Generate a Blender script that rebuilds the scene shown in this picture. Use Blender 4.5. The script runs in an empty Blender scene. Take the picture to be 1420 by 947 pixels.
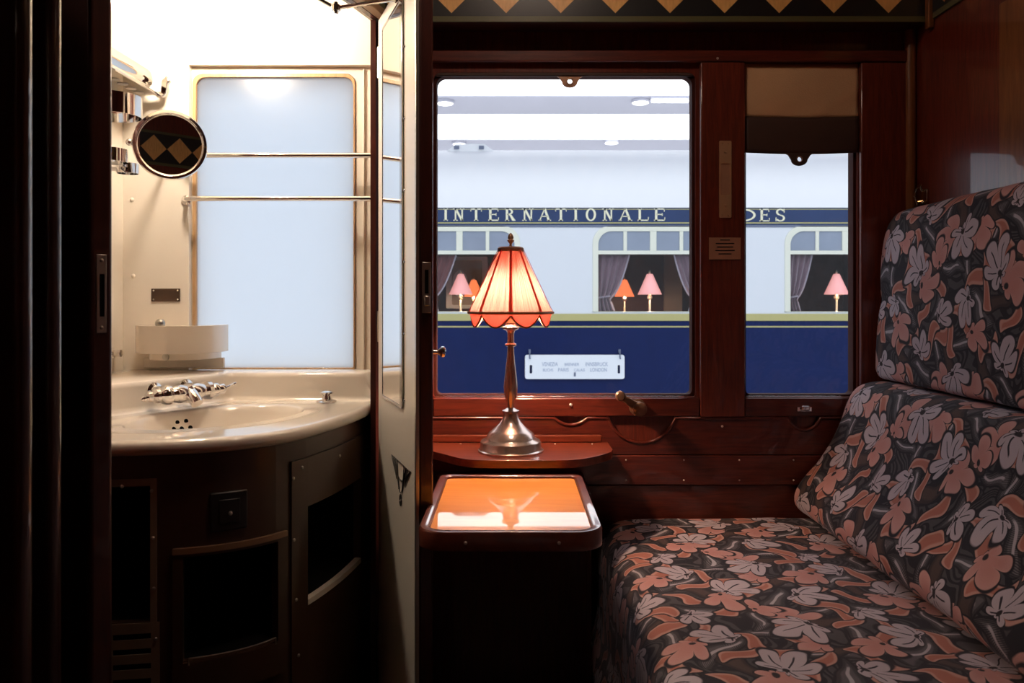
import bpy, bmesh, math, random
from math import sin, cos, pi, sqrt, atan2, tan
from mathutils import Vector, Matrix, noise

random.seed(7)
SC = bpy.context.scene
COL = SC.collection
F = 1112.0                       # focal length in pixels of the 1420 px wide frame


def P(px, py, d):
    """point seen at pixel (px, py) at distance d in front of the camera"""
    return Vector(((px - 710.0) / F * d, d - 2.0, 1.0 + (413.0 - py) / F * d))


def XD(x, d, z=0.0):
    return Vector((x, d - 2.0, z))


def lerp(a, b, t):
    return a + (b - a) * t


def smooth(t):
    t = max(0.0, min(1.0, t))
    return t * t * (3 - 2 * t)


# ------------------------------------------------------------------ materials
def new_mat(name):
    m = bpy.data.materials.new(name)
    m.use_nodes = True
    nt = m.node_tree
    for n in list(nt.nodes):
        nt.nodes.remove(n)
    out = nt.nodes.new('ShaderNodeOutputMaterial')
    return m, nt, out


def link(nt, a, b):
    nt.links.new(a, b)


def principled(name, col, rough=0.5, metal=0.0, coat=0.0, coat_rough=0.03, bump=0.0, bump_scale=60.0,
               vary=0.0, vary_scale=8.0, sheen=0.0, emit=None, emit_strength=0.0, spec=0.5):
    m, nt, out = new_mat(name)
    b = nt.nodes.new('ShaderNodeBsdfPrincipled')
    b.inputs['Base Color'].default_value = (*col, 1)
    b.inputs['Roughness'].default_value = rough
    b.inputs['Metallic'].default_value = metal
    b.inputs['Coat Weight'].default_value = coat
    b.inputs['Coat Roughness'].default_value = coat_rough
    b.inputs['Sheen Weight'].default_value = sheen
    b.inputs['Specular IOR Level'].default_value = spec
    if emit:
        b.inputs['Emission Color'].default_value = (*emit, 1)
        b.inputs['Emission Strength'].default_value = emit_strength
    tc = nt.nodes.new('ShaderNodeTexCoord')
    nz = nt.nodes.new('ShaderNodeTexNoise')
    nz.inputs['Scale'].default_value = vary_scale
    nz.inputs['Detail'].default_value = 4
    link(nt, tc.outputs['Object'], nz.inputs['Vector'])
    mr = nt.nodes.new('ShaderNodeMapRange')
    mr.inputs['To Min'].default_value = 1 - vary
    mr.inputs['To Max'].default_value = 1 + vary
    link(nt, nz.outputs['Fac'], mr.inputs['Value'])
    vm = nt.nodes.new('ShaderNodeVectorMath')
    vm.operation = 'SCALE'
    vm.inputs[0].default_value = col
    link(nt, mr.outputs['Result'], vm.inputs['Scale'])
    link(nt, vm.outputs['Vector'], b.inputs['Base Color'])
    if bump > 0:
        n2 = nt.nodes.new('ShaderNodeTexNoise')
        n2.inputs['Scale'].default_value = bump_scale
        link(nt, tc.outputs['Object'], n2.inputs['Vector'])
        bp = nt.nodes.new('ShaderNodeBump')
        bp.inputs['Strength'].default_value = bump
        bp.inputs['Distance'].default_value = 0.002
        link(nt, n2.outputs['Fac'], bp.inputs['Height'])
        link(nt, bp.outputs['Normal'], b.inputs['Normal'])
    link(nt, b.outputs['BSDF'], out.inputs['Surface'])
    return m


def wood(name, c1, c2, grain=(1, 1, 14), rough=0.35, coat=0.8, coat_rough=0.04, scale=9.0, bump=0.0, spec=0.4):
    """varnished wood: stretched noise grain under a clear coat"""
    m, nt, out = new_mat(name)
    b = nt.nodes.new('ShaderNodeBsdfPrincipled')
    b.inputs['Roughness'].default_value = rough
    b.inputs['Coat Weight'].default_value = coat
    b.inputs['Coat Roughness'].default_value = coat_rough
    b.inputs['Specular IOR Level'].default_value = spec
    tc = nt.nodes.new('ShaderNodeTexCoord')
    mp = nt.nodes.new('ShaderNodeMapping')
    mp.inputs['Scale'].default_value = grain
    link(nt, tc.outputs['Object'], mp.inputs['Vector'])
    n1 = nt.nodes.new('ShaderNodeTexNoise')
    n1.inputs['Scale'].default_value = scale
    n1.inputs['Detail'].default_value = 6
    n1.inputs['Roughness'].default_value = 0.65
    n1.inputs['Distortion'].default_value = 0.6
    link(nt, mp.outputs['Vector'], n1.inputs['Vector'])
    cr = nt.nodes.new('ShaderNodeValToRGB')
    cr.color_ramp.elements[0].position = 0.3
    cr.color_ramp.elements[0].color = (*c1, 1)
    cr.color_ramp.elements[1].position = 0.72
    cr.color_ramp.elements[1].color = (*c2, 1)
    link(nt, n1.outputs['Fac'], cr.inputs['Fac'])
    link(nt, cr.outputs['Color'], b.inputs['Base Color'])
    link(nt, b.outputs['BSDF'], out.inputs['Surface'])
    return m


def emission(name, col, strength):
    m, nt, out = new_mat(name)
    e = nt.nodes.new('ShaderNodeEmission')
    e.inputs['Color'].default_value = (*col, 1)
    e.inputs['Strength'].default_value = strength
    link(nt, e.outputs['Emission'], out.inputs['Surface'])
    return m


def glass(name, tint=(1, 1, 1), base=0.03, edge=0.5):
    m, nt, out = new_mat(name)
    t = nt.nodes.new('ShaderNodeBsdfTransparent')
    t.inputs['Color'].default_value = (*tint, 1)
    g = nt.nodes.new('ShaderNodeBsdfGlossy')
    g.inputs['Roughness'].default_value = 0.0
    lw = nt.nodes.new('ShaderNodeLayerWeight')
    lw.inputs['Blend'].default_value = 0.5
    pw = nt.nodes.new('ShaderNodeMath'); pw.operation = 'POWER'
    link(nt, lw.outputs['Facing'], pw.inputs[0]); pw.inputs[1].default_value = 4.0
    mr = nt.nodes.new('ShaderNodeMapRange')
    mr.inputs['To Min'].default_value = base
    mr.inputs['To Max'].default_value = edge
    link(nt, pw.outputs[0], mr.inputs['Value'])
    mx = nt.nodes.new('ShaderNodeMixShader')
    link(nt, mr.outputs['Result'], mx.inputs['Fac'])
    link(nt, t.outputs[0], mx.inputs[1]); link(nt, g.outputs[0], mx.inputs[2])
    link(nt, mx.outputs[0], out.inputs['Surface'])
    return m


def frosted(name, col, gloss=0.06, clear=0.0):
    m, nt, out = new_mat(name)
    t = nt.nodes.new('ShaderNodeBsdfTranslucent'); t.inputs['Color'].default_value = (*col, 1)
    g = nt.nodes.new('ShaderNodeBsdfGlossy'); g.inputs['Roughness'].default_value = 0.25
    mx = nt.nodes.new('ShaderNodeMixShader'); mx.inputs['Fac'].default_value = gloss
    link(nt, t.outputs[0], mx.inputs[1]); link(nt, g.outputs[0], mx.inputs[2])
    link(nt, mx.outputs[0], out.inputs['Surface'])
    return m


def shade_fabric(name, col, trans, pleats, amount=0.25, gather=None):
    """gathered silk lamp shade: half diffuse, half translucent, with fine radial pleats (UV.x runs round the shade)"""
    m, nt, out = new_mat(name)
    uv = nt.nodes.new('ShaderNodeUVMap')
    sx = nt.nodes.new('ShaderNodeSeparateXYZ'); link(nt, uv.outputs[0], sx.inputs[0])
    nz = nt.nodes.new('ShaderNodeTexNoise'); nz.noise_dimensions = '2D'
    mp = nt.nodes.new('ShaderNodeMapping'); mp.inputs['Scale'].default_value = (pleats, 0.6, 1)
    link(nt, uv.outputs[0], mp.inputs['Vector']); link(nt, mp.outputs[0], nz.inputs['Vector'])
    nz.inputs['Scale'].default_value = 1.0; nz.inputs['Detail'].default_value = 3
    mr = nt.nodes.new('ShaderNodeMapRange')
    mr.inputs['From Min'].default_value = 0.3; mr.inputs['From Max'].default_value = 0.7
    mr.inputs['To Min'].default_value = 1 - amount; mr.inputs['To Max'].default_value = 1 + amount * 0.5
    link(nt, nz.outputs['Fac'], mr.inputs['Value'])
    s1 = nt.nodes.new('ShaderNodeVectorMath'); s1.operation = 'SCALE'; s1.inputs[0].default_value = col
    link(nt, mr.outputs[0], s1.inputs['Scale'])
    s2 = nt.nodes.new('ShaderNodeVectorMath'); s2.operation = 'SCALE'; s2.inputs[0].default_value = trans
    link(nt, mr.outputs[0], s2.inputs['Scale'])
    d = nt.nodes.new('ShaderNodeBsdfDiffuse'); t = nt.nodes.new('ShaderNodeBsdfTranslucent')
    link(nt, s1.outputs[0], d.inputs['Color'])
    tc = s2.outputs[0]
    if gather:                     # doubled cloth where the silk is gathered under the top ring
        ng = nt.nodes.new('ShaderNodeTexNoise'); ng.noise_dimensions = '1D'
        ng.inputs['Scale'].default_value = 34.0; ng.inputs['Detail'].default_value = 1.0
        link(nt, sx.outputs[0], ng.inputs['W'])
        th = _math(nt, 'MULTIPLY_ADD', ng.outputs['Fac'], 1.05, -0.26)
        df = _math(nt, 'SUBTRACT', sx.outputs[1], th)
        tc = _mix(nt, _step(nt, df, -0.10, 0.10), tc, gather)
    link(nt, tc, t.inputs['Color'])
    mx = nt.nodes.new('ShaderNodeMixShader'); mx.inputs['Fac'].default_value = 0.6
    link(nt, d.outputs[0], mx.inputs[1]); link(nt, t.outputs[0], mx.inputs[2])
    link(nt, mx.outputs[0], out.inputs['Surface'])
    return m


# ---- floral upholstery: leaves and fanned flowers laid out in a repeat, all from node maths on the cloth's UV (metres)
def _math(nt, op, a, b=None, c=None):
    n = nt.nodes.new('ShaderNodeMath'); n.operation = op
    for i, v in enumerate((a, b, c)):
        if v is None:
            continue
        if isinstance(v, (int, float)):
            n.inputs[i].default_value = v
        else:
            nt.links.new(v, n.inputs[i])
    return n.outputs[0]


def _step(nt, x, lo, hi):
    n = nt.nodes.new('ShaderNodeMapRange'); n.clamp = True
    n.inputs['From Min'].default_value = lo; n.inputs['From Max'].default_value = hi
    n.inputs['To Min'].default_value = 1.0; n.inputs['To Max'].default_value = 0.0
    nt.links.new(x, n.inputs['Value'])
    return n.outputs['Result']


def _mix(nt, f, a, b):
    n = nt.nodes.new('ShaderNodeMix'); n.data_type = 'RGBA'
    for sock, v in ((n.inputs[0], f), (n.inputs[6], a), (n.inputs[7], b)):
        if isinstance(v, (int, float)):
            sock.default_value = v
        elif isinstance(v, tuple):
            sock.default_value = (*v, 1)
        else:
            nt.links.new(v, sock)
    return n.outputs[2]


def _local(nt, pv, c, rot):
    a = nt.nodes.new('ShaderNodeVectorMath'); a.operation = 'ADD'
    nt.links.new(pv, a.inputs[0]); a.inputs[1].default_value = (0.5 - c[0], 0.5 - c[1], 0)
    f = nt.nodes.new('ShaderNodeVectorMath'); f.operation = 'FRACTION'; nt.links.new(a.outputs[0], f.inputs[0])
    s = nt.nodes.new('ShaderNodeVectorMath'); s.operation = 'SUBTRACT'
    nt.links.new(f.outputs[0], s.inputs[0]); s.inputs[1].default_value = (0.5, 0.5, 0)
    r = nt.nodes.new('ShaderNodeVectorRotate'); r.rotation_type = 'Z_AXIS'
    nt.links.new(s.outputs[0], r.inputs['Vector']); r.inputs['Angle'].default_value = -rot
    x = nt.nodes.new('ShaderNodeSeparateXYZ'); nt.links.new(r.outputs[0], x.inputs[0])
    return x.outputs[0], x.outputs[1]


BLACK = (0.008, 0.007, 0.009)


def _after(nt, pv, col):
    """same coordinates, but computed only once the layer below is done (keeps the shader stack small)"""
    if isinstance(col, tuple):
        return pv
    n = nt.nodes.new('ShaderNodeVectorMath'); n.operation = 'MULTIPLY_ADD'
    nt.links.new(col, n.inputs[0]); n.inputs[1].default_value = (1e-7, 1e-7, 0); nt.links.new(pv, n.inputs[2])
    return n.outputs[0]


def _leaf(nt, pv, col_in, c, rot, L, W, bend, fill, edge, line=None, hatch=False):
    pv = _after(nt, pv, col_in)
    x, y = _local(nt, pv, c, rot)
    u = _math(nt, 'DIVIDE', x, L)
    cen = _math(nt, 'MULTIPLY', _math(nt, 'SINE', _math(nt, 'MULTIPLY', u, 2.7)), bend)
    v = _math(nt, 'ABSOLUTE', _math(nt, 'DIVIDE', _math(nt, 'SUBTRACT', y, cen), W))
    om = _math(nt, 'MAXIMUM', _math(nt, 'SUBTRACT', 1.0, _math(nt, 'MULTIPLY', u, u)), 0.0)
    prof = _math(nt, 'MULTIPLY', _math(nt, 'POWER', om, 0.55), _math(nt, 'MULTIPLY_ADD', u, -0.3, 0.85))
    dn = _math(nt, 'SUBTRACT', v, prof)
    inner = _step(nt, dn, -0.42, -0.26)
    col = _mix(nt, inner, edge, fill)
    if hatch:
        hs = _math(nt, 'SINE', _math(nt, 'MULTIPLY', _math(nt, 'ADD', x, y), 420.0))
        col = _mix(nt, _math(nt, 'MULTIPLY', _step(nt, hs, -0.1, 0.3), 0.75), col, BLACK)
    if line:
        wob = _math(nt, 'ABSOLUTE', u)
        lf = _math(nt, 'MULTIPLY', _step(nt, v, 0.10, 0.16), _step(nt, wob, 0.5, 0.6))
        col = _mix(nt, lf, col, line)
    base = _mix(nt, _math(nt, 'MULTIPLY', _step(nt, dn, 0.14, 0.22), _math(nt, 'GREATER_THAN', om, 0.0)), col_in, BLACK)
    return _mix(nt, _step(nt, dn, -0.09, -0.01), base, col)


def _flower(nt, pv, col_in, c, rot, R, n, petal, vein, tip=None):
    pv = _after(nt, pv, col_in)
    x, y = _local(nt, pv, c, rot)
    th = _math(nt, 'ARCTAN2', y, x)
    r = _math(nt, 'SQRT', _math(nt, 'ADD', _math(nt, 'MULTIPLY', x, x), _math(nt, 'MULTIPLY', y, y)))
    a = _math(nt, 'MULTIPLY', th, n / 2.0)
    lobe = _math(nt, 'POWER', _math(nt, 'ABSOLUTE', _math(nt, 'COSINE', a)), 0.42)
    fan = _math(nt, 'MULTIPLY_ADD', _math(nt, 'COSINE', th), 0.46, 0.62)
    rr = _math(nt, 'MULTIPLY', _math(nt, 'MULTIPLY', _math(nt, 'MULTIPLY_ADD', lobe, 0.72, 0.28), fan), R)
    q = _math(nt, 'DIVIDE', r, rr)
    col = petal
    if tip:
        col = _mix(nt, _step(nt, q, 0.45, 0.95), tip, petal)
    if vein:
        vv = _math(nt, 'ABSOLUTE', _math(nt, 'SINE', a))
        vw = _math(nt, 'DIVIDE', 0.006, _math(nt, 'MAXIMUM', r, 0.01))
        vf = _math(nt, 'MULTIPLY', _math(nt, 'LESS_THAN', vv, _math(nt, 'MULTIPLY', vw, n / 3.0)),
                   _math(nt, 'MULTIPLY', _step(nt, q, 0.66, 0.74), _math(nt, 'GREATER_THAN', q, 0.16)))
        col = _mix(nt, vf, col, vein)
    col = _mix(nt, _step(nt, _math(nt, 'DIVIDE', r, R), 0.08, 0.11), col, (0.015, 0.01, 0.01))
    base = _mix(nt, _step(nt, q, 1.10, 1.17), col_in, BLACK)
    return _mix(nt, _step(nt, q, 0.97, 1.02), base, col)


def floral_fabric(name, tile=0.30):
    m, nt, out = new_mat(name)
    uv = nt.nodes.new('ShaderNodeUVMap')
    nz = nt.nodes.new('ShaderNodeTexNoise'); nz.noise_dimensions = '2D'
    nz.inputs['Scale'].default_value = 11.0; nz.inputs['Detail'].default_value = 1.0
    nt.links.new(uv.outputs[0], nz.inputs['Vector'])
    sb = nt.nodes.new('ShaderNodeVectorMath'); sb.operation = 'SUBTRACT'
    nt.links.new(nz.outputs['Color'], sb.inputs[0]); sb.inputs[1].default_value = (0.5, 0.5, 0.5)
    ma = nt.nodes.new('ShaderNodeVectorMath'); ma.operation = 'MULTIPLY_ADD'
    nt.links.new(sb.outputs[0], ma.inputs[0]); ma.inputs[1].default_value = (0.045, 0.045, 0)
    nt.links.new(uv.outputs[0], ma.inputs[2])
    sc = nt.nodes.new('ShaderNodeVectorMath'); sc.operation = 'SCALE'; sc.inputs['Scale'].default_value = 1.0 / tile
    nt.links.new(ma.outputs[0], sc.inputs[0])
    pv = sc.outputs[0]
    white, pink = (0.39, 0.33, 0.365), (0.42, 0.195, 0.170)
    salmon, salmon_e = (0.34, 0.120, 0.082), (0.44, 0.23, 0.185)
    grey, grey_e, silver = (0.125, 0.117, 0.125), (0.045, 0.042, 0.045), (0.36, 0.33, 0.36)
    brown, brown_e = (0.055, 0.034, 0.028), (0.030, 0.019, 0.016)
    # ground of dark grey swirls
    gn = nt.nodes.new('ShaderNodeTexNoise'); gn.noise_dimensions = '2D'
    gn.inputs['Scale'].default_value = 3.2; gn.inputs['Detail'].default_value = 0.0; gn.inputs['Distortion'].default_value = 0.8
    nt.links.new(pv, gn.inputs['Vector'])
    sw = _math(nt, 'SINE', _math(nt, 'MULTIPLY', gn.outputs['Fac'], 52.0))
    c = _mix(nt, _step(nt, sw, -0.25, 0.0), BLACK, (0.048, 0.045, 0.048))
    for cc, rot, L, W, bd in (((.42, .10), .5, .21, .078, .045), ((.93, .13), -.9, .18, .075, -.04), ((.62, .38), 1.2, .18, .07, .04),
                              ((.10, .62), .2, .20, .075, .04), ((.36, .62), -1.1, .17, .07, -.04), ((.92, .74), .9, .17, .068, .04),
                              ((.60, .88), -.5, .20, .072, .04), ((.80, .38), .4, .16, .06, -.04)):
        c = _leaf(nt, pv, c, cc, rot, L, W, bd, grey, grey_e, line=silver, hatch=True)
    for cc, rot, L, W, bd in (((.24, .16), 2.2, .15, .075, .04), ((.79, .80), 1.9, .15, .07, -.04), ((.44, .74), .5, .15, .065, .04),
                              ((.03, .42), -.4, .14, .065, .03)):
        c = _leaf(nt, pv, c, cc, rot, L, W, bd, brown, brown_e)
    for cc, rot, L, W, bd in (((.50, .28), -.7, .175, .064, .05), ((.99, .28), 1.0, .16, .064, -.05), ((.62, .50), 2.6, .16, .06, .045), ((.40, .46), 1.9, .14, .055, -.045), ((.90, .88), -.9, .14, .055, .045), ((.36, .18), .9, .12, .05, .04),
                              ((.26, .54), .4, .175, .065, .05), ((.02, .84), -.5, .175, .064, -.05), ((.76, .90), .9, .13, .05, .035),
                              ((.34, .84), 2.2, .16, .062, .045), ((.62, .03), .1, .17, .06, .045), ((.13, .05), -1.0, .12, .05, .03)):
        c = _leaf(nt, pv, c, cc, rot, L, W, bd, salmon, salmon_e)
    for cc, rot, R, n in (((.17, .27), 2.9, .205, 6), ((.80, .57), .1, .21, 6), ((.50, .96), 3.9, .19, 6), ((.52, .62), 4.2, .16, 5), ((.97, .42), 1.6, .15, 5)):
        c = _flower(nt, pv, c, cc, rot, R, n, pink, None, tip=(0.46, 0.245, 0.22))
    for cc, rot, R, n in (((.22, .34), .7, .215, 7), ((.74, .64), -2.3, .225, 7), ((.57, .16), -1.0, .175, 6), ((.18, .76), 1.9, .18, 6), ((.90, .04), 2.6, .15, 6)):
        c = _flower(nt, pv, c, cc, rot, R, n, white, (0.02, 0.015, 0.02))
    wv = nt.nodes.new('ShaderNodeTexNoise'); wv.noise_dimensions = '2D'; wv.inputs['Scale'].default_value = 900
    nt.links.new(uv.outputs[0], wv.inputs['Vector'])
    mr = nt.nodes.new('ShaderNodeMapRange'); mr.inputs['To Min'].default_value = 0.75; mr.inputs['To Max'].default_value = 1.2
    nt.links.new(wv.outputs['Fac'], mr.inputs['Value'])
    vs = nt.nodes.new('ShaderNodeVectorMath'); vs.operation = 'SCALE'
    nt.links.new(c, vs.inputs[0]); nt.links.new(mr.outputs[0], vs.inputs['Scale'])
    b = nt.nodes.new('ShaderNodeBsdfPrincipled')
    b.inputs['Roughness'].default_value = 0.85
    b.inputs['Specular IOR Level'].default_value = 0.15
    b.inputs['Sheen Weight'].default_value = 0.14
    b.inputs['Sheen Tint'].default_value = (0.8, 0.75, 0.9, 1)
    nt.links.new(vs.outputs[0], b.inputs['Base Color'])
    bp = nt.nodes.new('ShaderNodeBump'); bp.inputs['Strength'].default_value = 0.25; bp.inputs['Distance'].default_value = 0.001
    nt.links.new(wv.outputs['Fac'], bp.inputs['Height']); nt.links.new(bp.outputs[0], b.inputs['Normal'])
    nt.links.new(b.outputs[0], out.inputs['Surface'])
    return m


def marquetry(name, pitch=0.1305):
    """black band with a row of satinwood diamonds between two olive lines; UV is (metres along, metres up from the band's foot)"""
    m, nt, out = new_mat(name)
    uv = nt.nodes.new('ShaderNodeUVMap')
    sx = nt.nodes.new('ShaderNodeSeparateXYZ'); nt.links.new(uv.outputs[0], sx.inputs[0])
    u = _math(nt, 'DIVIDE', sx.outputs[0], pitch)
    fu = _math(nt, 'ABSOLUTE', _math(nt, 'SUBTRACT', _math(nt, 'FRACT', u), 0.5))
    v = _math(nt, 'ABSOLUTE', _math(nt, 'DIVIDE', _math(nt, 'SUBTRACT', sx.outputs[1], 0.084), pitch))
    dia = _step(nt, _math(nt, 'ADD', fu, v), 0.480, 0.495)
    left = _math(nt, 'LESS_THAN', _math(nt, 'FRACT', u), 0.5)
    nz = nt.nodes.new('ShaderNodeTexNoise'); nz.noise_dimensions = '2D'
    mp = nt.nodes.new('ShaderNodeMapping'); mp.inputs['Scale'].default_value = (60, 14, 1); mp.inputs['Rotation'].default_value = (0, 0, 0.8)
    nt.links.new(uv.outputs[0], mp.inputs['Vector']); nt.links.new(mp.outputs[0], nz.inputs['Vector'])
    nz.inputs['Scale'].default_value = 2.0
    o = _mix(nt, nz.outputs['Fac'], (0.66, 0.33, 0.10), (0.98, 0.56, 0.20))
    c = _mix(nt, dia, (0.010, 0.011, 0.012), o)
    stripe = _math(nt, 'LESS_THAN', sx.outputs[1], 0.013)
    c = _mix(nt, stripe, c, (0.10, 0.095, 0.04))
    st2 = _math(nt, 'GREATER_THAN', sx.outputs[1], 0.155)
    c = _mix(nt, st2, c, (0.10, 0.095, 0.04))
    b = nt.nodes.new('ShaderNodeBsdfPrincipled')
    nt.links.new(c, b.inputs['Base Color'])
    b.inputs['Roughness'].default_value = 0.35; b.inputs['Coat Weight'].default_value = 0.5; b.inputs['Coat Roughness'].default_value = 0.08
    nt.links.new(b.outputs[0], out.inputs['Surface'])
    return m


M = {}
M['mahogany'] = wood('mahogany', (0.076, 0.012, 0.007), (0.185, 0.031, 0.014), (14, 14, 1.2))
M['mahogany_h'] = wood('mahogany_lying', (0.058, 0.009, 0.006), (0.145, 0.023, 0.011), (1.2, 14, 14))
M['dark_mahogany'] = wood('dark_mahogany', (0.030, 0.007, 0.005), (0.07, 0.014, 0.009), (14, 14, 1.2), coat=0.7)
M['polished'] = wood('polished_dark_mahogany', (0.020, 0.005, 0.004), (0.045, 0.010, 0.007), (14, 14, 1.2), coat=1.0, coat_rough=0.0, rough=0.3)
M['veneer'] = wood('amber_veneer', (0.14, 0.044, 0.012), (0.24, 0.085, 0.024), (14, 14, 1.2))
M['satinwood'] = wood('satinwood', (0.80, 0.26, 0.035), (0.95, 0.35, 0.055), (1.0, 8, 8), rough=0.4, coat=1.0, coat_rough=0.012, scale=6, spec=0.12)
M['tray_edge'] = wood('tray_edge', (0.07, 0.013, 0.008), (0.15, 0.03, 0.014), (3, 3, 3), coat=1.0, coat_rough=0.02)
M['shelf_wood'] = wood('shelf_wood', (0.12, 0.02, 0.010), (0.26, 0.05, 0.02), (1.2, 12, 12), coat=1.0, coat_rough=0.03)
M['cream'] = principled('cream_paint', (0.87, 0.79, 0.68), 0.35, vary=0.015, coat=0.2, coat_rough=0.2)
M['porcelain'] = principled('porcelain', (0.85, 0.77, 0.67), 0.12, coat=0.8, coat_rough=0.03, vary=0.01)
M['chrome'] = principled('chrome', (0.86, 0.84, 0.82), 0.06, 1.0, vary=0.02)
M['steel'] = principled('dull_steel', (0.55, 0.52, 0.46), 0.35, 1.0, vary=0.12, vary_scale=30)
M['pewter'] = principled('brushed_pewter', (0.70, 0.57, 0.51), 0.22, 0.82, vary=0.06, vary_scale=40)
M['brass'] = principled('aged_brass', (0.66, 0.42, 0.25), 0.3, 0.5, vary=0.15, vary_scale=30)
M['brass_plate'] = principled('brass_plate', (0.50, 0.27, 0.17), 0.4, 0.3, vary=0.2, vary_scale=40)
M['bronze'] = principled('dark_bronze', (0.24, 0.135, 0.085), 0.3, 0.6, vary=0.15, vary_scale=40)
M['dark_plate'] = principled('dark_metal_plate', (0.075, 0.045, 0.030), 0.3, 0.5, vary=0.5, vary_scale=20)
M['vent_steel'] = principled('tarnished_steel', (0.34, 0.27, 0.19), 0.4, 0.35, vary=0.2, vary_scale=25)
M['nickel'] = principled('nickel_screw', (0.66, 0.55, 0.48), 0.3, 0.4)
M['dark_chrome'] = principled('dark_chrome', (0.42, 0.39, 0.36), 0.12, 1.0, vary=0.05)
M['hook_metal'] = principled('polished_hook', (0.55, 0.40, 0.26), 0.15, 1.0, vary=0.05)
M['black'] = principled('black_void', (0.004, 0.004, 0.004), 0.9, vary=0.1, spec=0.1)
M['black_plastic'] = principled('black_plastic', (0.012, 0.011, 0.012), 0.4, vary=0.1)
M['brown_panel'] = principled('brown_lacquer', (0.058, 0.027, 0.014), 0.35, vary=0.1, coat=0.3, coat_rough=0.15)
M['tan_trim'] = principled('tan_trim', (0.26, 0.15, 0.085), 0.4, vary=0.1)
M['oak_frame'] = wood('pale_oak_frame', (0.38, 0.21, 0.09), (0.60, 0.38, 0.19), (10, 10, 1), coat=0.3)
M['mirror'] = principled('mirror_glass', (0.95, 0.95, 0.95), 0.0, 1.0)
M['glass'] = glass('window_glass', (0.99, 0.995, 1.0), 0.02, 0.5)
M['frosted'] = frosted('frosted_glass', (0.93, 0.97, 1.0))
M['blind'] = principled('tan_blind_cloth', (0.68, 0.42, 0.23), 0.9, bump=0.4, bump_scale=300, vary=0.08, vary_scale=18)
M['blind_hem'] = principled('dark_blind_hem', (0.060, 0.028, 0.020), 0.6, vary=0.15, vary_scale=20)
M['fabric'] = floral_fabric('floral_upholstery')
M['marquetry'] = marquetry('diamond_marquetry')
M['shade'] = shade_fabric('pleated_silk', (0.80, 0.42, 0.32), (0.053, 0.0295, 0.0250), 150, 0.26, (0.043, 0.0075, 0.005))
M['rib_silk'] = shade_fabric('rib_silk', (0.72, 0.07, 0.045), (0.98, 0.13, 0.09), 60, 0.05)
M['shade_red'] = shade_fabric('red_silk', (0.72, 0.07, 0.045), (0.066, 0.008, 0.0055), 60, 0.08)
M['braid'] = principled('gold_braid', (0.55, 0.22, 0.10), 0.7, bump=1.0, bump_scale=600, vary=0.3, vary_scale=500)
M['ivory_light'] = emission('lit_globe', (1.0, 0.85, 0.68), 215.0)
M['bulb'] = emission('lit_bulb', (1.0, 0.69, 0.48), 740.0)
M['dome_light'] = emission('lit_dome', (1.0, 0.76, 0.60), 28.0)
M['carpet'] = principled('dark_carpet', (0.03, 0.015, 0.012), 0.95, vary=0.3, vary_scale=80)
M['ceiling_paint'] = principled('ceiling_veneer', (0.30, 0.17, 0.10), 0.5, vary=0.05)
M['ink'] = principled('black_ink', (0.02, 0.018, 0.015), 0.5)
# outside
M['coach_white'] = principled('coach_white_paint', (0.76, 0.80, 0.84), 0.45, vary=0.01)
M['coach_roof'] = principled('coach_roof_white', (0.92, 0.94, 0.95), 0.5, vary=0.01)
M['coach_blue'] = principled('coach_blue_paint', (0.006, 0.016, 0.085), 0.5, vary=0.15, vary_scale=5, coat=0.08, coat_rough=0.08, spec=0.15)
M['coach_band'] = principled('coach_name_band', (0.028, 0.052, 0.135), 0.4, vary=0.2, vary_scale=3, coat=0.15, coat_rough=0.1, spec=0.25)
M['coach_gold'] = principled('coach_gold_paint', (0.50, 0.46, 0.19), 0.5, vary=0.03)
M['letter'] = principled('gilt_letter', (0.86, 0.84, 0.62), 0.5, vary=0.03)
M['coach_cream'] = principled('coach_window_cream', (0.80, 0.82, 0.70), 0.4, vary=0.02)
M['coach_grey'] = principled('coach_moulding_grey', (0.16, 0.19, 0.28), 0.5, vary=0.05)
M['frame_wood'] = principled('dull_window_frame', (0.045, 0.010, 0.007), 0.7, vary=0.15, spec=0.12)
M['coach_inside'] = principled('coach_inside_wood', (0.12, 0.040, 0.024), 0.4, vary=0.5, vary_scale=3)
M['beige'] = principled('beige_panel', (0.33, 0.28, 0.24), 0.6, vary=0.08)
M['ventlight'] = principled('ventilator_pane', (0.27, 0.32, 0.41), 0.15, vary=0.25, vary_scale=2.0, coat=0.6, coat_rough=0.05)
M['velvet'] = principled('mauve_velvet', (0.17, 0.105, 0.135), 0.8, sheen=0.6, vary=0.12, vary_scale=20)
M['velvet_lining'] = principled('pale_curtain_edge', (0.45, 0.40, 0.46), 0.8, vary=0.05)
M['velvet_red'] = principled('maroon_velvet', (0.13, 0.035, 0.035), 0.8, sheen=0.4, vary=0.12, vary_scale=20)
M['board'] = principled('enamel_board', (0.88, 0.92, 0.96), 0.4, vary=0.01)
M['board_ink'] = principled('board_ink', (0.36, 0.43, 0.56), 0.6)
M['coach_shade'] = principled('pink_coach_shade', (0.82, 0.45, 0.45), 0.8, emit=(1.0, 0.38, 0.34), emit_strength=0.6, vary=0.05)
M['coach_shade_o'] = principled('orange_coach_shade', (0.70, 0.2, 0.1), 0.8, emit=(1.0, 0.22, 0.07), emit_strength=1.1, vary=0.05)
M['lamp_brass'] = principled('lamp_brass', (0.62, 0.55, 0.42), 0.35, 0.8)
M['skylight'] = emission('station_skylight', (0.93, 0.96, 1.0), 3.0)
M['soffit'] = principled('station_soffit', (0.52, 0.52, 0.59), 0.7, vary=0.02)
M['downlight'] = emission('downlight_lens', (1.0, 0.98, 0.94), 5.0)
M['platform'] = principled('platform_stone', (0.75, 0.75, 0.76), 0.8, vary=0.1)


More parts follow.
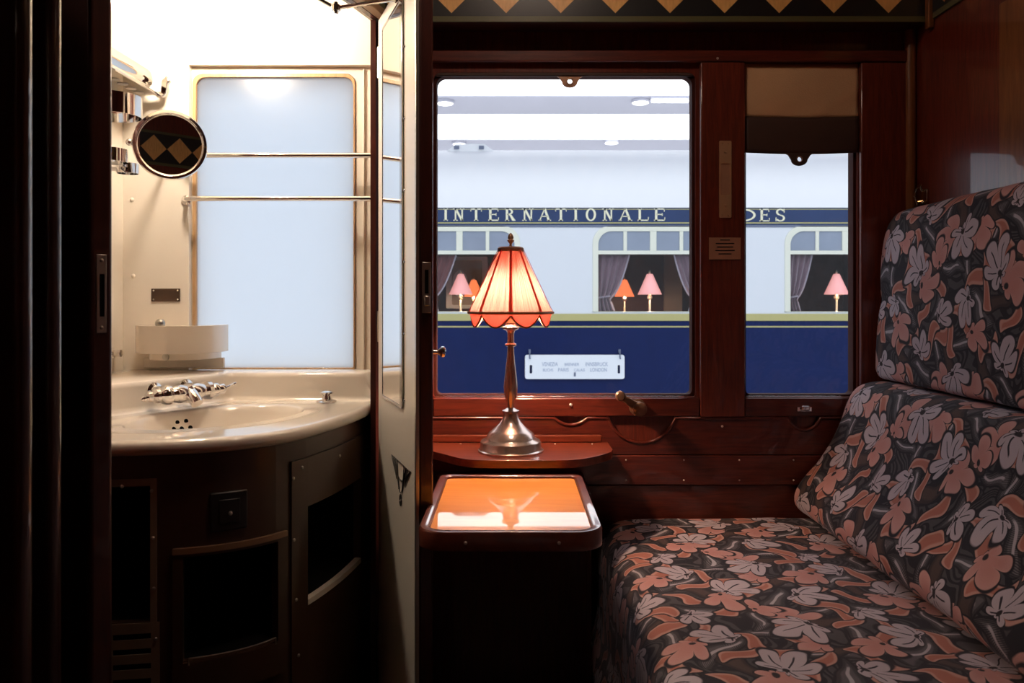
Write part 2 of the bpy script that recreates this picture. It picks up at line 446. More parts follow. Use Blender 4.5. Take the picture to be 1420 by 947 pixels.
# ------------------------------------------------------------------ mesh building
def rrect(x0, x1, z0, z1, rt, rb, n=8):
    """rounded rectangle, counter-clockwise from the lower right corner"""
    pts = []
    for cx, cz, r, a0 in ((x1 - rb, z0 + rb, rb, -pi / 2), (x1 - rt, z1 - rt, rt, 0), (x0 + rt, z1 - rt, rt, pi / 2), (x0 + rb, z0 + rb, rb, pi)):
        for i in range(n + 1):
            a = a0 + (pi / 2) * i / n
            pts.append((cx + r * cos(a), cz + r * sin(a)))
    return pts


XZ = Matrix(((1, 0, 0, 0), (0, 0, 1, 0), (0, 1, 0, 0), (0, 0, 0, 1)))   # local (a,b,depth) -> world (a, depth, b)
XY = Matrix.Identity(4)


class MB:
    def __init__(self):
        self.bm = bmesh.new()
        self.uv = None

    def quad(self, vs):
        try:
            return self.bm.faces.new(vs)
        except ValueError:
            return None

    def box(self, x0, x1, y0, y1, z0, z1, mat=None):
        ps = [Vector(p) for p in ((x0, y0, z0), (x1, y0, z0), (x1, y1, z0), (x0, y1, z0), (x0, y0, z1), (x1, y0, z1), (x1, y1, z1), (x0, y1, z1))]
        if mat is not None:
            ps = [mat @ p for p in ps]
        v = [self.bm.verts.new(p) for p in ps]
        for f in ((3, 2, 1, 0), (4, 5, 6, 7), (0, 1, 5, 4), (1, 2, 6, 5), (2, 3, 7, 6), (3, 0, 4, 7)):
            self.quad([v[i] for i in f])
        return self

    def prism(self, poly, d0, d1, mat=XZ):
        a = [self.bm.verts.new(mat @ Vector((p[0], p[1], d0))) for p in poly]
        b = [self.bm.verts.new(mat @ Vector((p[0], p[1], d1))) for p in poly]
        n = len(poly)
        f1 = self.quad(a); f2 = self.quad(list(reversed(b)))
        for i in range(n):
            self.quad([a[(i + 1) % n], a[i], b[i], b[(i + 1) % n]])
        if n > 4:
            bmesh.ops.triangulate(self.bm, faces=[f for f in (f1, f2) if f])
        return self

    def ring(self, outer, inner, d0, d1, mat=XZ):
        n = len(outer)
        L = [[self.bm.verts.new(mat @ Vector((p[0], p[1], d))) for p in loop] for loop, d in ((outer, d0), (inner, d0), (inner, d1), (outer, d1))]
        for k in range(4):
            A, B = L[k], L[(k + 1) % 4]
            for i in range(n):
                self.quad([A[i], A[(i + 1) % n], B[(i + 1) % n], B[i]])
        return self

    def plate(self, outer, holes, d0, d1, mat=XZ):
        """flat plate with holes"""
        tmp = bmesh.new()
        edges = []
        for loop in [outer] + holes:
            vs = [tmp.verts.new((p[0], p[1], 0)) for p in loop]
            edges += [tmp.edges.new((vs[i], vs[(i + 1) % len(vs)])) for i in range(len(vs))]
        bmesh.ops.triangle_fill(tmp, use_beauty=True, use_dissolve=False, edges=edges)
        tmp.verts.index_update()
        cs = [v.co.copy() for v in tmp.verts]
        a = [self.bm.verts.new(mat @ Vector((c.x, c.y, d0))) for c in cs]
        b = [self.bm.verts.new(mat @ Vector((c.x, c.y, d1))) for c in cs]
        for f in tmp.faces:
            ii = [v.index for v in f.verts]
            self.quad([a[i] for i in ii]); self.quad([b[i] for i in reversed(ii)])
        for e in tmp.edges:
            if len(e.link_faces) == 1:
                i, j = e.verts[0].index, e.verts[1].index
                self.quad([a[i], a[j], b[j], b[i]])
        tmp.free()
        return self

    def lathe(self, prof, origin, axis=(0, 0, 1), n=32, squash=1.0, cap=True):
        ax = Vector(axis).normalized()
        q = ax.to_track_quat('Z', 'Y').to_matrix().to_4x4()
        mt = Matrix.Translation(Vector(origin)) @ q
        rings = []
        for r, h in prof:
            rings.append([self.bm.verts.new(mt @ Vector((max(r, 1e-5) * cos(2 * pi * i / n), max(r, 1e-5) * squash * sin(2 * pi * i / n), h))) for i in range(n)])
        for A, B in zip(rings, rings[1:]):
            for i in range(n):
                self.quad([A[i], A[(i + 1) % n], B[(i + 1) % n], B[i]])
        if cap:
            self.quad(list(reversed(rings[0]))); self.quad(rings[-1])
        return self

    def cyl(self, a, b, r, n=16, r2=None):
        a, b = Vector(a), Vector(b)
        return self.lathe([(r, 0), (r if r2 is None else r2, (b - a).length)], a, b - a, n)

    def ball(self, c, r, n=16, sz=1.0, axis=(0, 0, 1)):
        k = n // 2
        return self.lathe([(r * sin(pi * i / k), -r * sz * cos(pi * i / k)) for i in range(k + 1)], c, axis, n, cap=False)

    def tube(self, pts, r, n=10, closed=False):
        pts = [Vector(p) for p in pts]
        rs = r if isinstance(r, (list, tuple)) else [r] * len(pts)
        rings = []
        up = Vector((0, 0, 1))
        m = len(pts)
        for i, p in enumerate(pts):
            t = (pts[(i + 1) % m] - pts[i - 1]) if closed else (pts[min(i + 1, m - 1)] - pts[max(i - 1, 0)])
            t.normalize()
            s = t.cross(up)
            if s.length < 0.05:
                s = t.cross(Vector((0, 1, 0)))
            s.normalize(); w = s.cross(t)
            rings.append([self.bm.verts.new(p + (s * cos(2 * pi * k / n) + w * sin(2 * pi * k / n)) * rs[i]) for k in range(n)])
        for i in range(m if closed else m - 1):
            A, B = rings[i], rings[(i + 1) % m]
            for k in range(n):
                self.quad([A[k], A[(k + 1) % n], B[(k + 1) % n], B[k]])
        if not closed:
            self.quad(list(reversed(rings[0]))); self.quad(rings[-1])
        return self

    def grid(self, fn, nu, nv, uvf=None, closed_u=False):
        V = [[self.bm.verts.new(fn(i / nu, j / nv)) for j in range(nv + 1)] for i in range(nu + (0 if closed_u else 1))]
        if uvf and self.uv is None:
            self.uv = self.bm.loops.layers.uv.new('UVMap')
        for i in range(nu):
            for j in range(nv):
                i2 = (i + 1) % nu if closed_u else i + 1
                f = self.quad([V[i][j], V[i2][j], V[i2][j + 1], V[i][j + 1]])
                if f and uvf:
                    for lp, (a, b) in zip(f.loops, ((i, j), (i + 1, j), (i + 1, j + 1), (i, j + 1))):
                        lp[self.uv].uv = uvf(a / nu, b / nv)
        return self

    def build(self, name, mat, parent=None, smooth_angle=35, bevel=0.0, solid=0.0, seg=2):
        bmesh.ops.recalc_face_normals(self.bm, faces=self.bm.faces[:])
        me = bpy.data.meshes.new(name)
        off = Vector((0, 0, 0))
        p = parent
        while p is not None:
            off += p.location
            p = p.parent
        if off.length > 0:
            bmesh.ops.translate(self.bm, verts=self.bm.verts[:], vec=-off)
        self.bm.to_mesh(me); self.bm.free()
        me.shade_smooth()
        me.set_sharp_from_angle(angle=math.radians(smooth_angle))
        me.materials.append(M[mat])
        o = bpy.data.objects.new(name, me)
        COL.objects.link(o)
        if parent is not None:
            o.parent = parent
        if solid:
            md = o.modifiers.new('thickness', 'SOLIDIFY'); md.thickness = solid; md.offset = 0
        if bevel:
            md = o.modifiers.new('bevel', 'BEVEL'); md.width = bevel; md.segments = seg; md.limit_method = 'ANGLE'; md.angle_limit = math.radians(40)
            md.harden_normals = False
        return o


def tag(o, label=None, cat=None, group=None, kind=None):
    for k, v in (('label', label), ('category', cat), ('group', group), ('kind', kind)):
        if v:
            o[k] = v
    return o


def thing(name, loc, label, cat, group=None, kind=None):
    o = bpy.data.objects.new(name, None)
    o.empty_display_size = 0.05
    o.location = loc
    COL.objects.link(o)
    return tag(o, label, cat, group, kind)


def copy_tree(o, shift=(0, 0, 0), parent=None):
    c = o.copy()
    COL.objects.link(c)
    if parent is not None:
        c.parent = parent
    else:
        c.location = o.location + Vector(shift)
    for ch in list(o.children):
        copy_tree(ch, parent=c)
    return c


def spline(pts, n):
    """Catmull-Rom through 2-D points -> n+1 points evenly spread by length"""
    P_ = [Vector(p) for p in pts]
    P_ = [P_[0] * 2 - P_[1]] + P_ + [P_[-1] * 2 - P_[-2]]
    raw = []
    for i in range(1, len(P_) - 2):
        for k in range(24):
            t = k / 24
            a, b, c, d = P_[i - 1], P_[i], P_[i + 1], P_[i + 2]
            raw.append(0.5 * ((2 * b) + (c - a) * t + (2 * a - 5 * b + 4 * c - d) * t * t + (3 * b - a - 3 * c + d) * t ** 3))
    raw.append(P_[-2])
    return resample(raw, n)


def resample(raw, n):
    ds = [0.0]
    for a, b in zip(raw, raw[1:]):
        ds.append(ds[-1] + (b - a).length)
    out = []
    k = 0
    for i in range(n + 1):
        s = ds[-1] * i / n
        while k < len(ds) - 2 and ds[k + 1] < s:
            k += 1
        t = (s - ds[k]) / max(1e-9, ds[k + 1] - ds[k])
        out.append(raw[k].lerp(raw[k + 1], t))
    return out


# ================================================================== THE ROOM
XL, XR, YB, ZC = -0.97, 1.00, -2.42, 2.15     # side walls, wall behind the camera, ceiling

MB().box(XL - .06, XR + .06, YB - .06, .08, -.06, 0).build('floor', 'carpet')['kind'] = 'structure'
MB().box(XL - .06, XR + .06, YB - .06, .08, ZC, ZC + .06).build('ceiling', 'ceiling_paint')['kind'] = 'structure'
for nm, args, mt in (('wall_right', (XR, XR + .06, YB, .08, 0, ZC), 'mahogany'),
                     ('wall_left', (XL - .06, XL, YB, -.72, 0, ZC), 'mahogany'),
                     ('wall_back', (XL - .06, XR + .06, YB - .06, YB, 0, ZC), 'mahogany')):
    MB().box(*args).build(nm, mt)['kind'] = 'structure'

# amber veneer panel let into the wall above the seat
MB().box(XR - .004, XR, -1.85, -.36, .9, 1.60).build('trim_1', 'veneer', bevel=.001)['kind'] = 'structure'

# window wall, cabin side: mahogany plate with the two window openings
WX0, WX1, WZ0, WZ1 = -.196, .458, .752, 1.562
NX0, NX1 = .580, .862
wall = MB()
wall.plate([(-.305, 0), (XR, 0), (XR, ZC), (-.305, ZC)],
           [rrect(WX0, WX1, WZ0, WZ1, .02, .008), rrect(NX0, NX1, WZ0, WZ1, .02, .008)], 0.0, .042)
wall.build('wall_window', 'mahogany')['kind'] = 'structure'


def screw(parent, p, r=.0032, axis=(0, -1, 0), mat='nickel'):
    return MB().lathe([(r, 0), (r * .95, r * .35), (r * .6, r * .7), (0, r * .8)], p, axis, 10).build('screw', mat, parent)


# --- window 1 (wide) and window 2 (narrow)
def cabin_window(name, x0, x1, label):
    o = thing(name, ((x0 + x1) / 2, .03, WZ0), label, 'window', kind='structure')
    MB().ring(rrect(x0 - .001, x1 + .001, WZ0 - .001, WZ1 + .001, .021, .009), rrect(x0 + .007, x1 - .007, WZ0 + .006, WZ1 - .007, .022, .012), .010, .0418).build('window_frame', 'frame_wood', o, bevel=.0015)
    MB().box(x0 + .006, x1 - .006, .024, .028, WZ0 + .006, WZ1 - .006).build('pane', 'glass', o)
    MB().box(x0 + .004, x1 - .004, .006, .0098, WZ0, WZ0 + .0025).build('sill_strip', 'chrome', o, bevel=.001)
    return o


cabin_window('window_1', WX0, WX1, 'wide cabin window behind the lit table lamp, dark wooden frame')
cabin_window('window_2', NX0, NX1, 'narrow cabin window beside the floral seat, tan blind half drawn')

# pillars and rails planted on the wall
def trim(name, x0, x1, y0, z0, z1, mt='mahogany', bev=.003):
    o = MB().box(x0, x1, y0, 0.0, z0, z1).build(name, mt, bevel=bev)
    o['kind'] = 'structure'
    return o


trim('trim_2', .466, .577, -.018, .705, 1.583)             # pillar between the windows
trim('trim_3', .864, .985, -.016, .705, 1.583)             # pillar at the seat end
trim('trim_4', -.218, -.197, -.014, .705, 1.583)           # stile on the washroom side
trim('trim_5', -.300, -.2185, -.004, .705, 1.583, 'dark_mahogany')
trim('trim_6', -.196, .4655, -.012, .7055, .7515, 'mahogany_h')   # rail under the wide window
trim('trim_7', .5775, .8635, -.012, .7055, .7515, 'mahogany_h')
trim('trim_8', -.300, .985, -.020, 1.584, 1.612, 'mahogany_h')  # head rail
cm = MB()
cm.lathe([(.013, 0), (.013, 1.05)], (XR - .0135, -.0135, .62), (0, 0, 1), 16)
cm.build('trim_9', 'veneer')['kind'] = 'structure'
# little screws on the head rail
sr = thing('wall_screw', P(995, 81, 1.98), 'small screw head on the head rail above the wooden pillar', 'screw')
screw(sr, (sr.location.x, -.020, sr.location.z))
sr.location.y = -.020
for ch in sr.children:
    ch.data.transform(Matrix.Translation((0, .0, 0)))

# lower wall panels with scooped upper edge
def arc_scoop(pts, cx, hw, depth, z, n=14):
    R = (hw * hw + depth * depth) / (2 * depth)
    a = math.asin(min(1, hw / R))
    for i in range(n + 1):
        t = -a + 2 * a * i / n
        pts.append((cx + R * sin(t), z - (R * cos(t) - (R - depth))))


zt = .704
top = [(-.300, zt)]
arc_scoop(top, .146, .041, .017, zt)
arc_scoop(top, .322, .083, .062, zt, 22)
arc_scoop(top, .725, .040, .030, zt)
top += [(.985, zt)]
poly = [(.985, .612), (-.300, .612)] + top
MB().plate(poly, [], -.010, 0).build('trim_10', 'mahogany_h')['kind'] = 'structure'
MB().tube([Vector((p[0], -.0085, p[1] - .0025)) for p in top], .0042, 8).build('trim_20', 'mahogany_h', smooth_angle=60)['kind'] = 'structure'
lp = thing('wall_panel', (.34, -.012, .50), 'glossy mahogany lower wall panel with screw rows behind the seat', 'panel', kind='structure')
MB().box(-.300, .985, -.012, 0, .535, .6095).build('board', 'mahogany_h', lp, bevel=.003)
MB().box(-.300, .985, -.006, 0, .12, .5345).build('skirting', 'mahogany_h', lp, bevel=.002)
for zz in (.598, .548):
    for px in (868, 948, 1025, 1100):
        screw(lp, ((px - 710) / F * 1.99, -.012, zz), .0022)
for px, py in ((1003, 592), (792, 562)):
    screw(lp, ((px - 710) / F * 1.98, -.010 if py > 580 else -.012, 1 + (413 - py) / F * 1.98), .003 if py > 580 else .0045)

# pelmet box with the marquetry frieze, running round the cabin
pz0, pz1 = 1.660, 1.828
pb = MB()
pb.box(-.300, XR, -.078, 0, pz0 + .002, pz1)
pb.build('trim_11', 'dark_mahogany', bevel=.002)['kind'] = 'structure'


def frieze(name, a, b, z0=pz0, z1=pz1, phase=0.0, thick=.006):
    """veneered band from a to b (points in plan); the room lies to the left of a->b"""
    a, b = Vector((a[0], a[1], 0)), Vector((b[0], b[1], 0))
    t = (b - a); L = t.length; t.normalize()
    nrm = Vector((-t.y, t.x, 0))
    mb = MB()
    mb.grid(lambda u, v: a + t * (L * u) + nrm * thick + Vector((0, 0, lerp(z0, z1, v))), 1, 1, lambda u, v: (u * L + phase, v * (z1 - z0)))
    mb.uv and None
    bmx = mb.bm
    fs = bmx.faces[:]
    r = bmesh.ops.extrude_face_region(bmx, geom=fs)
    bmesh.ops.translate(bmx, verts=[g for g in r['geom'] if isinstance(g, bmesh.types.BMVert)], vec=-nrm * thick)
    o = mb.build(name, 'marquetry')
    o['kind'] = 'structure'
    return o


frieze('trim_12', (XR, -.078), (-.300, -.078), phase=.1305 * .5 + .030)
frieze('trim_13', (XR, YB + .01), (XR, -.085), phase=.03)
frieze('trim_14', (XL, YB), (XR - .01, YB))
MB().box(.985, .999, -.105, -.085, 1.640, 1.85).build('trim_15', 'veneer', bevel=.003)['kind'] = 'structure'

# cream panel frame on the wall behind the camera (a door, seen only in the round shaving mirror)
dr = thing('door_1', (.0, YB, 0), 'mahogany corridor door behind the viewer', 'door', kind='structure')
MB().box(-.36, .36, YB, YB + .025, .02, 1.62).build('door_panel', 'mahogany', dr, bevel=.004)
MB().cyl((.30, YB + .025, .95), (.30, YB + .06, .95), .012).build('door_handle', 'brass', dr)

# ceiling lamp of the cabin
cl = thing('ceiling_lamp', (.05, -.75, ZC), 'round brass ceiling lamp with an opal dome above the cabin', 'lamp')
MB().lathe([(.13, 0), (.13, -.012), (.115, -.02), (.0, -.02)], cl.location, (0, 0, 1), 32).build('base', 'brass', cl)
MB().lathe([(.11, -.019), (.105, -.04), (.08, -.065), (.04, -.078), (0, -.08)], cl.location, (0, 0, 1), 32).build('dome', 'dome_light', cl)

# ================================================================== WASHROOM SHELL
GX0, GX1, GZ0, GZ1 = -.801, -.396, .822, 1.561
wr = MB()
wr.plate([(XL - .06, 0), (-.306, 0), (-.306, ZC), (XL - .06, ZC)], [[(-.806, .815), (-.336, .815), (-.336, 1.581), (-.806, 1.581)]], 0, .02)
wr.plate([(XL - .06, 0), (-.306, 0), (-.306, ZC), (XL - .06, ZC)], [rrect(GX0 - .004, GX1 + .002, GZ0 - .004, GZ1 + .004, .025, .004)], .02, .08)
wr.build('wall_washroom', 'cream')['kind'] = 'structure'
MB().box(XL - .06, XL, -.72, -.0005, 0, ZC).build('wall_basin', 'cream')['kind'] = 'structure'
w3 = thing('window_3', (-.6, .03, GZ0), 'frosted washroom window in a thin wooden frame behind the towel rails', 'window', kind='structure')
MB().ring(rrect(GX0 - .003, GX1 + .001, GZ0 - .003, GZ1 + .003, .025, .004), rrect(GX0 + .006, GX1 - .003, GZ0 + .002, GZ1 - .006, .024, .004), .016, .036).build('window_frame', 'oak_frame', w3, bevel=.001)
MB().box(GX0 + .003, GX1 - .001, .026, .030, GZ0, GZ1 - .003).build('pane', 'frosted', w3)
MB().box(-.374, -.371, .014, .0199, .82, 1.575).box(-.350, -.346, .012, .0199, .82, 1.575).build('stile_moulding', 'cream', w3, bevel=.001)

# partition between hinge and window wall, and the curved header over the doors
MB().box(-.322, -.310, -.176, -.0005, 0, ZC).build('wall_partition', 'dark_mahogany')['kind'] = 'structure'
HC = spline([(-.304, 1.820), (-.348, 1.68), (-.43, 1.51), (-.56, 1.40), (-.84, 1.29)], 24)


def curve_normals(c):
    out = []
    for i in range(len(c)):
        t = c[min(i + 1, len(c) - 1)] - c[max(i - 1, 0)]
        t.normalize()
        out.append(Vector((-t.y, t.x)))
    return out


def curved_strip(mb, c, o0, o1, z0, z1, uv=False):
    nn = curve_normals(c)
    n = len(c) - 1
    prof = [(o0, z0), (o1, z0), (o1, z1), (o0, z1), (o0, z0)]

    def fn(u, v):
        i = int(round(u * n)); j = int(round(v * 4))
        o, z = prof[j]
        p = c[i] + nn[i] * o
        return XD(p.x, p.y, z)
    mb.grid(fn, n, 4, (lambda u, v: (u * .8, (prof[int(round(v * 4))][1] - z0))) if uv else None)
    bmesh.ops.remove_doubles(mb.bm, verts=mb.bm.verts[:], dist=1e-6)
    return mb


curved_strip(MB(), HC, -.012, .0, 1.632, ZC).build('wall_header', 'dark_mahogany')['kind'] = 'structure'
curved_strip(MB(), HC, -.020, -.0125, 1.632, ZC).build('trim_16', 'cream')['kind'] = 'structure'
curved_strip(MB(), HC, .0005, .018, 1.650, 1.818, True).build('trim_17', 'marquetry')['kind'] = 'structure'
curved_strip(MB(), HC, .0005, .022, 1.632, 1.6495).build('trim_18', 'tan_trim', bevel=.002)['kind'] = 'structure'
MB().box(XL, -.835, -.735, -.705, 0, ZC).build('wall_jamb', 'dark_mahogany', bevel=.004)['kind'] = 'structure'

# --- right-hand washroom door leaf, standing open towards the viewer
HU = Vector((.3446, -.9387, 0)); HW = Vector((.9387, .3446, 0))
HM = Matrix(((HU.x, HW.x, 0, -.302), (HU.y, HW.y, 0, -.177), (0, 0, 1, 0), (0, 0, 0, 1)))   # local (along leaf, towards cabin, up)
d2 = thing('door_2', (-.302, -.177, .03), 'open washroom door leaf, cream inside with a tall mirror', 'door', kind='structure')
MB().box(.0, .369, .004, .031, .03, 1.63, HM).build('leaf', 'dark_mahogany', d2, bevel=.004)
MB().box(.001, .362, -.002, .0035, .03, 1.63, HM).build('cream_facing', 'cream', d2, bevel=.001)
MB().box(.3625, .372, -.003, .0035, .03, 1.63, HM).build('edge_strip', 'steel', d2, bevel=.0008)
HX = HM @ XZ           # local (along, up, towards cabin)
mo = rrect(.066, .268, .782, 1.592, .006, .006, 4)
mi = rrect(.070, .247, .788, 1.586, .004, .004, 4)
fr = MB().ring(mo, mi, -.0065, -.0025, HX).build('mirror_frame', 'dark_chrome', d2, bevel=.0012)
MB().box(.0695, .2475, -.0055, -.003, .7875, 1.5865, HM).build('mirror', 'mirror', fr)
for zz in (.80, .93, 1.07, 1.21, 1.35, 1.49):
    screw(fr, HM @ Vector((.275, -.0022, zz)), .003, -HW, 'chrome')
# art-deco emblem painted low on the cream facing
em = MB()
def hp(a, z):
    return HM @ Vector((a, -.0035, z))
ec, ez = .243, .672
em.tube([hp(ec - .088, ez), hp(ec + .088, ez)], .0009, 6)
for k, (wd, dp) in enumerate(((.066, .034), (.030, .060))):
    em.tube([hp(ec + wd * cos(pi + pi * i / 20) * (1 - .25 * sin(pi * i / 20)), ez + dp * sin(pi + pi * i / 20)) for i in range(21)], .0009, 6)
for sx in (-1, 1):
    for a0, a1, z1_ in ((.084, .040, .040), (.050, .018, .056)):
        em.tube([hp(ec + sx * lerp(a0, a1, smooth(i / 12)), ez - z1_ * (i / 12) ** 1.5) for i in range(13)], [.0006 + .0014 * sin(pi * i / 12) for i in range(13)], 6)
em.tube([hp(ec + .007 * cos(2 * pi * i / 16), ez - .074 + .011 * sin(2 * pi * i / 16)) for i in range(16)], .0014, 6, closed=True)
em.build('emblem', 'ink', d2)
# lock in the free edge
lk = MB().box(.3692, .3712, .009, .026, .972, 1.066, HM).build('lock_plate', 'steel', d2, bevel=.0008)
MB().box(.3713, .3722, .014, .021, 1.008, 1.052, HM).build('lock_slot', 'black', lk)
MB().box(.371, .380, .012, .022, .985, 1.004, HM).build('latch_bolt', 'steel', lk, bevel=.002)
kb = MB()
kb.lathe([(.010, 0), (.010, .003), (.0045, .005), (.0045, .016), (.006, .020), (.0105, .024), (.0105, .029), (.007, .032), (0, .033)], HM @ Vector((.335, .031, .897)), HW, 20)
kb.build('door_knob', 'chrome', d2)
for zz in (.16, .9, 1.50):
    MB().cyl(HM @ Vector((-.003, .0, zz)), HM @ Vector((-.003, .0, zz + .07)), .004).build('hinge', 'steel', d2)

# --- left-hand leaf, dark glossy outer face towards the viewer
A = Vector((-.83, 1.29)); B = Vector((-.560, 1.062))
lu = (B - A); LL = lu.length; lu.normalize(); ln = Vector((-lu.y, lu.x))      # ln points away from the viewer
LM = Matrix(((lu.x, ln.x, 0, A.x), (lu.y, ln.y, 0, A.y - 2.0), (0, 0, 1, 0), (0, 0, 0, 1)))
d3 = thing('door_3', (A.x, A.y - 2, .03), 'dark mahogany washroom door leaf in the left foreground', 'door', kind='structure')
MB().box(0.0, LL, 0, .031, .03, 1.63, LM).build('leaf', 'dark_mahogany', d3, bevel=.006, seg=4)
def on_leaf(px):
    k = (px - 710) / F
    s = (A.x - k * A.y) / (k * lu.y - lu.x)
    return s
zz = 1.0
sp = MB().box(LL - .0012, LL + .0012, .009, .022, .953, 1.058, LM).build('strike_plate', 'steel', d3, bevel=.0006)
MB().box(LL + .0012, LL + .0018, .013, .019, .975, 1.032, LM).build('strike_slot', 'black', sp)
for z_ in (.960, 1.050):
    screw(sp, LM @ Vector((LL + .0012, .0155, z_)), .0025, Vector((lu.x, lu.y, 0)), 'steel')
# two stepped wardrobe posts with rounded polished edges, nearer the viewer
MB().box(XL + .0005, -.500, -1.125, -1.103, 0, ZC).build('trim_21', 'polished', bevel=.0105, seg=6)['kind'] = 'structure'
MB().box(XL + .0005, -.421, -1.310, -1.290, 0, ZC).build('trim_22', 'polished', bevel=.0095, seg=6)['kind'] = 'structure'
ph = bpy.data.objects['trim_21']
MB().tube([Vector((-.507 + .016 * (i / 12) ** 2, -1.1245 - .012 * sin(pi * i / 12), .570 - .055 * i / 12)) for i in range(13)], .0022, 8).build('pull_handle', 'brass', ph)

# ================================================================== WASHROOM FITTINGS
FC = spline([(-.965, 1.350), (-.69, 1.372), (-.52, 1.412), (-.419, 1.503), (-.36, 1.668), (-.330, 1.86), (-.327, 1.995)], 60)
BC = Vector((-.61, 1.67)); BA = Vector((.60, .80)).normalized(); BB = Vector((BA.y, -BA.x))
bas = thing('washbasin', (-.62, -.33, .727), 'cream porcelain corner washbasin under the frosted window', 'washbasin')
deck_poly = FC[2:57] + [Vector((-.340, 1.925)), Vector((-.680, 1.928)), Vector((-.945, 1.512)), Vector((-.952, 1.42))]
out_poly = FC[2:57] + [Vector((-.327, 1.997)), Vector((-.966, 1.997)), Vector((-.966, 1.42))]


def ray_poly(c, dr, poly):
    best = None
    n = len(poly)
    for i in range(n):
        a, b = poly[i], poly[(i + 1) % n]
        e = b - a
        den = dr.x * e.y - dr.y * e.x
        if abs(den) < 1e-9:
            continue
        t = ((a.x - c.x) * e.y - (a.y - c.y) * e.x) / den
        s = ((a.x - c.x) * dr.y - (a.y - c.y) * dr.x) / den
        if t > 0 and -1e-6 <= s <= 1 + 1e-6 and (best is None or t < best):
            best = t
    return best


ZD = .754
def bowl_z(t):
    return ZD - .125 * (1 - min(1, t) ** 2.6) ** 0.8


NT = 144
prof_rows = []
def basin_profile(th):
    dr = Vector((cos(th), sin(th)))
    ca, cb = dr.dot(BA), dr.dot(BB)
    rb = 1.0 / sqrt((ca / .19) ** 2 + (cb / .128) ** 2)
    rd, ro = ray_poly(BC, dr, deck_poly), ray_poly(BC, dr, out_poly)
    led = smooth((ro - rd) / .035)
    pts = []
    for k in range(15):
        t = k / 14 * .97
        pts.append((rb * t, bowl_z(t)))
    pts += [(rb * 1.00, ZD - .0035), (rb * 1.03, ZD), (rb * 1.03 + (rd - rb * 1.03) * .35, ZD), (rb * 1.03 + (rd - rb * 1.03) * .75, ZD)]
    lz = .820
    # ledge profile
    a = [(rd - .012, ZD), (rd - .004, ZD + .003), (rd, ZD + .012), (rd + .001, lz - .012), (rd + .004, lz - .003), (rd + .010, lz), (max(ro - .002, rd + .011), lz + .002), (max(ro - .001, rd + .012), lz - .05), (max(ro - .001, rd + .012), ZD - .027)]
    # free front lip profile
    b = [(rd - .012, ZD), (rd - .006, ZD), (rd + .001, ZD - .001), (rd + .006, ZD - .005), (rd + .009, ZD - .012), (rd + .007, ZD - .020), (rd + .001, ZD - .025), (rd - .006, ZD - .027), (rd - .014, ZD - .027)]
    for (r0, z0), (r1, z1) in zip(b, a):
        pts.append((lerp(r0, r1, led), lerp(z0, z1, led)))
    return dr, pts


rows = [basin_profile(2 * pi * i / NT) for i in range(NT)]
nrow = len(rows[0][1])
mb = MB()
def bfn(u, v):
    i = int(round(u * NT)) % NT; j = int(round(v * (nrow - 1)))
    dr, pts = rows[i]
    r, z = pts[j]
    q = BC + dr * r
    return XD(q.x, q.y, z)
mb.grid(bfn, NT, nrow - 1, closed_u=True)
bmesh.ops.remove_doubles(mb.bm, verts=mb.bm.verts[:], dist=1e-6)
mb.build('basin', 'porcelain', bas, smooth_angle=60)


def bowl_hit(px, py):
    o = Vector((0, -2.0, 1.0)); d = (P(px, py, 1.0) - o)
    t = 1.2
    for _ in range(4000):
        p = o + d * t
        q = Vector((p.x, p.y + 2.0)) - BC
        k = sqrt((q.dot(BA) / .19) ** 2 + (q.dot(BB) / .128) ** 2)
        if k < 1 and p.z <= bowl_z(k):
            e = .002
            def h(x, y):
                qq = Vector((x, y + 2.0)) - BC
                return bowl_z(sqrt((qq.dot(BA) / .19) ** 2 + (qq.dot(BB) / .128) ** 2))
            n = Vector((h(p.x - e, p.y) - h(p.x + e, p.y), h(p.x, p.y - e) - h(p.x, p.y + e), 2 * e)).normalized()
            return p, n
        t += .0004
    return None, None


for px, py in ((246, 586), (258, 584), (241, 595), (252, 594.5), (264, 593)):
    p, n = bowl_hit(px, py)
    if p:
        MB().lathe([(.0052, -.002), (.0052, .0006), (.0, .0006)], p, n, 14).build('drain_hole', 'black', bas)
# lift knob of the waste on the deck
dk = P(453, 559, 1.886)
MB().lathe([(.024, 0), (.024, .003), (.019, .006), (.011, .008), (.0095, .016), (.0135, .020), (.016, .022), (.016, .025), (.010, .028), (0, .0285)], (dk.x, dk.y, ZD), (0, 0, 1), 28).build('waste_knob', 'chrome', bas)

# mixer tap across the corner of the basin
tu = Vector((.54, .84, 0)).normalized(); tn = Vector((tu.y, -tu.x, 0))
tc_ = Vector((-.712, -.240, .792))
tap = thing('mixer_tap', tc_ - Vector((0, 0, .03)), 'chrome mixer tap with two handles at the back corner of the basin', 'tap')
MB().lathe([(0.0053, -.098), (0.0106, -.096), (0.0119, -.088), (0.0079, -.084), (0.0145, -.078), (0.0158, -.072), (0.0106, -.068), (0.0185, -.060), (0.0211, -.052), (0.0211, -.046), (0.0145, -.044), (0.0178, -.034), (0.0211, -.020), (0.0172, -.006), (0.0224, 0),
            (0.0172, .006), (0.0211, .020), (0.0178, .034), (0.0145, .044), (0.0198, .046), (0.0205, .056), (0.0132, .062), (0.0158, .068), (0.0158, .074), (0.0092, .078), (0.0119, .086), (0.0119, .092), (0.0040, .096)], tc_, tu, 24).build('tap_body', 'chrome', tap)
for s in (-.048, .030):
    MB().lathe([(.018, 0), (.018, .006), (.012, .010), (.011, .045), (.013, .050)], tc_ + tu * s - tn * .052 - Vector((0, 0, -.006)), tn, 20).build('wall_stem', 'chrome', tap)
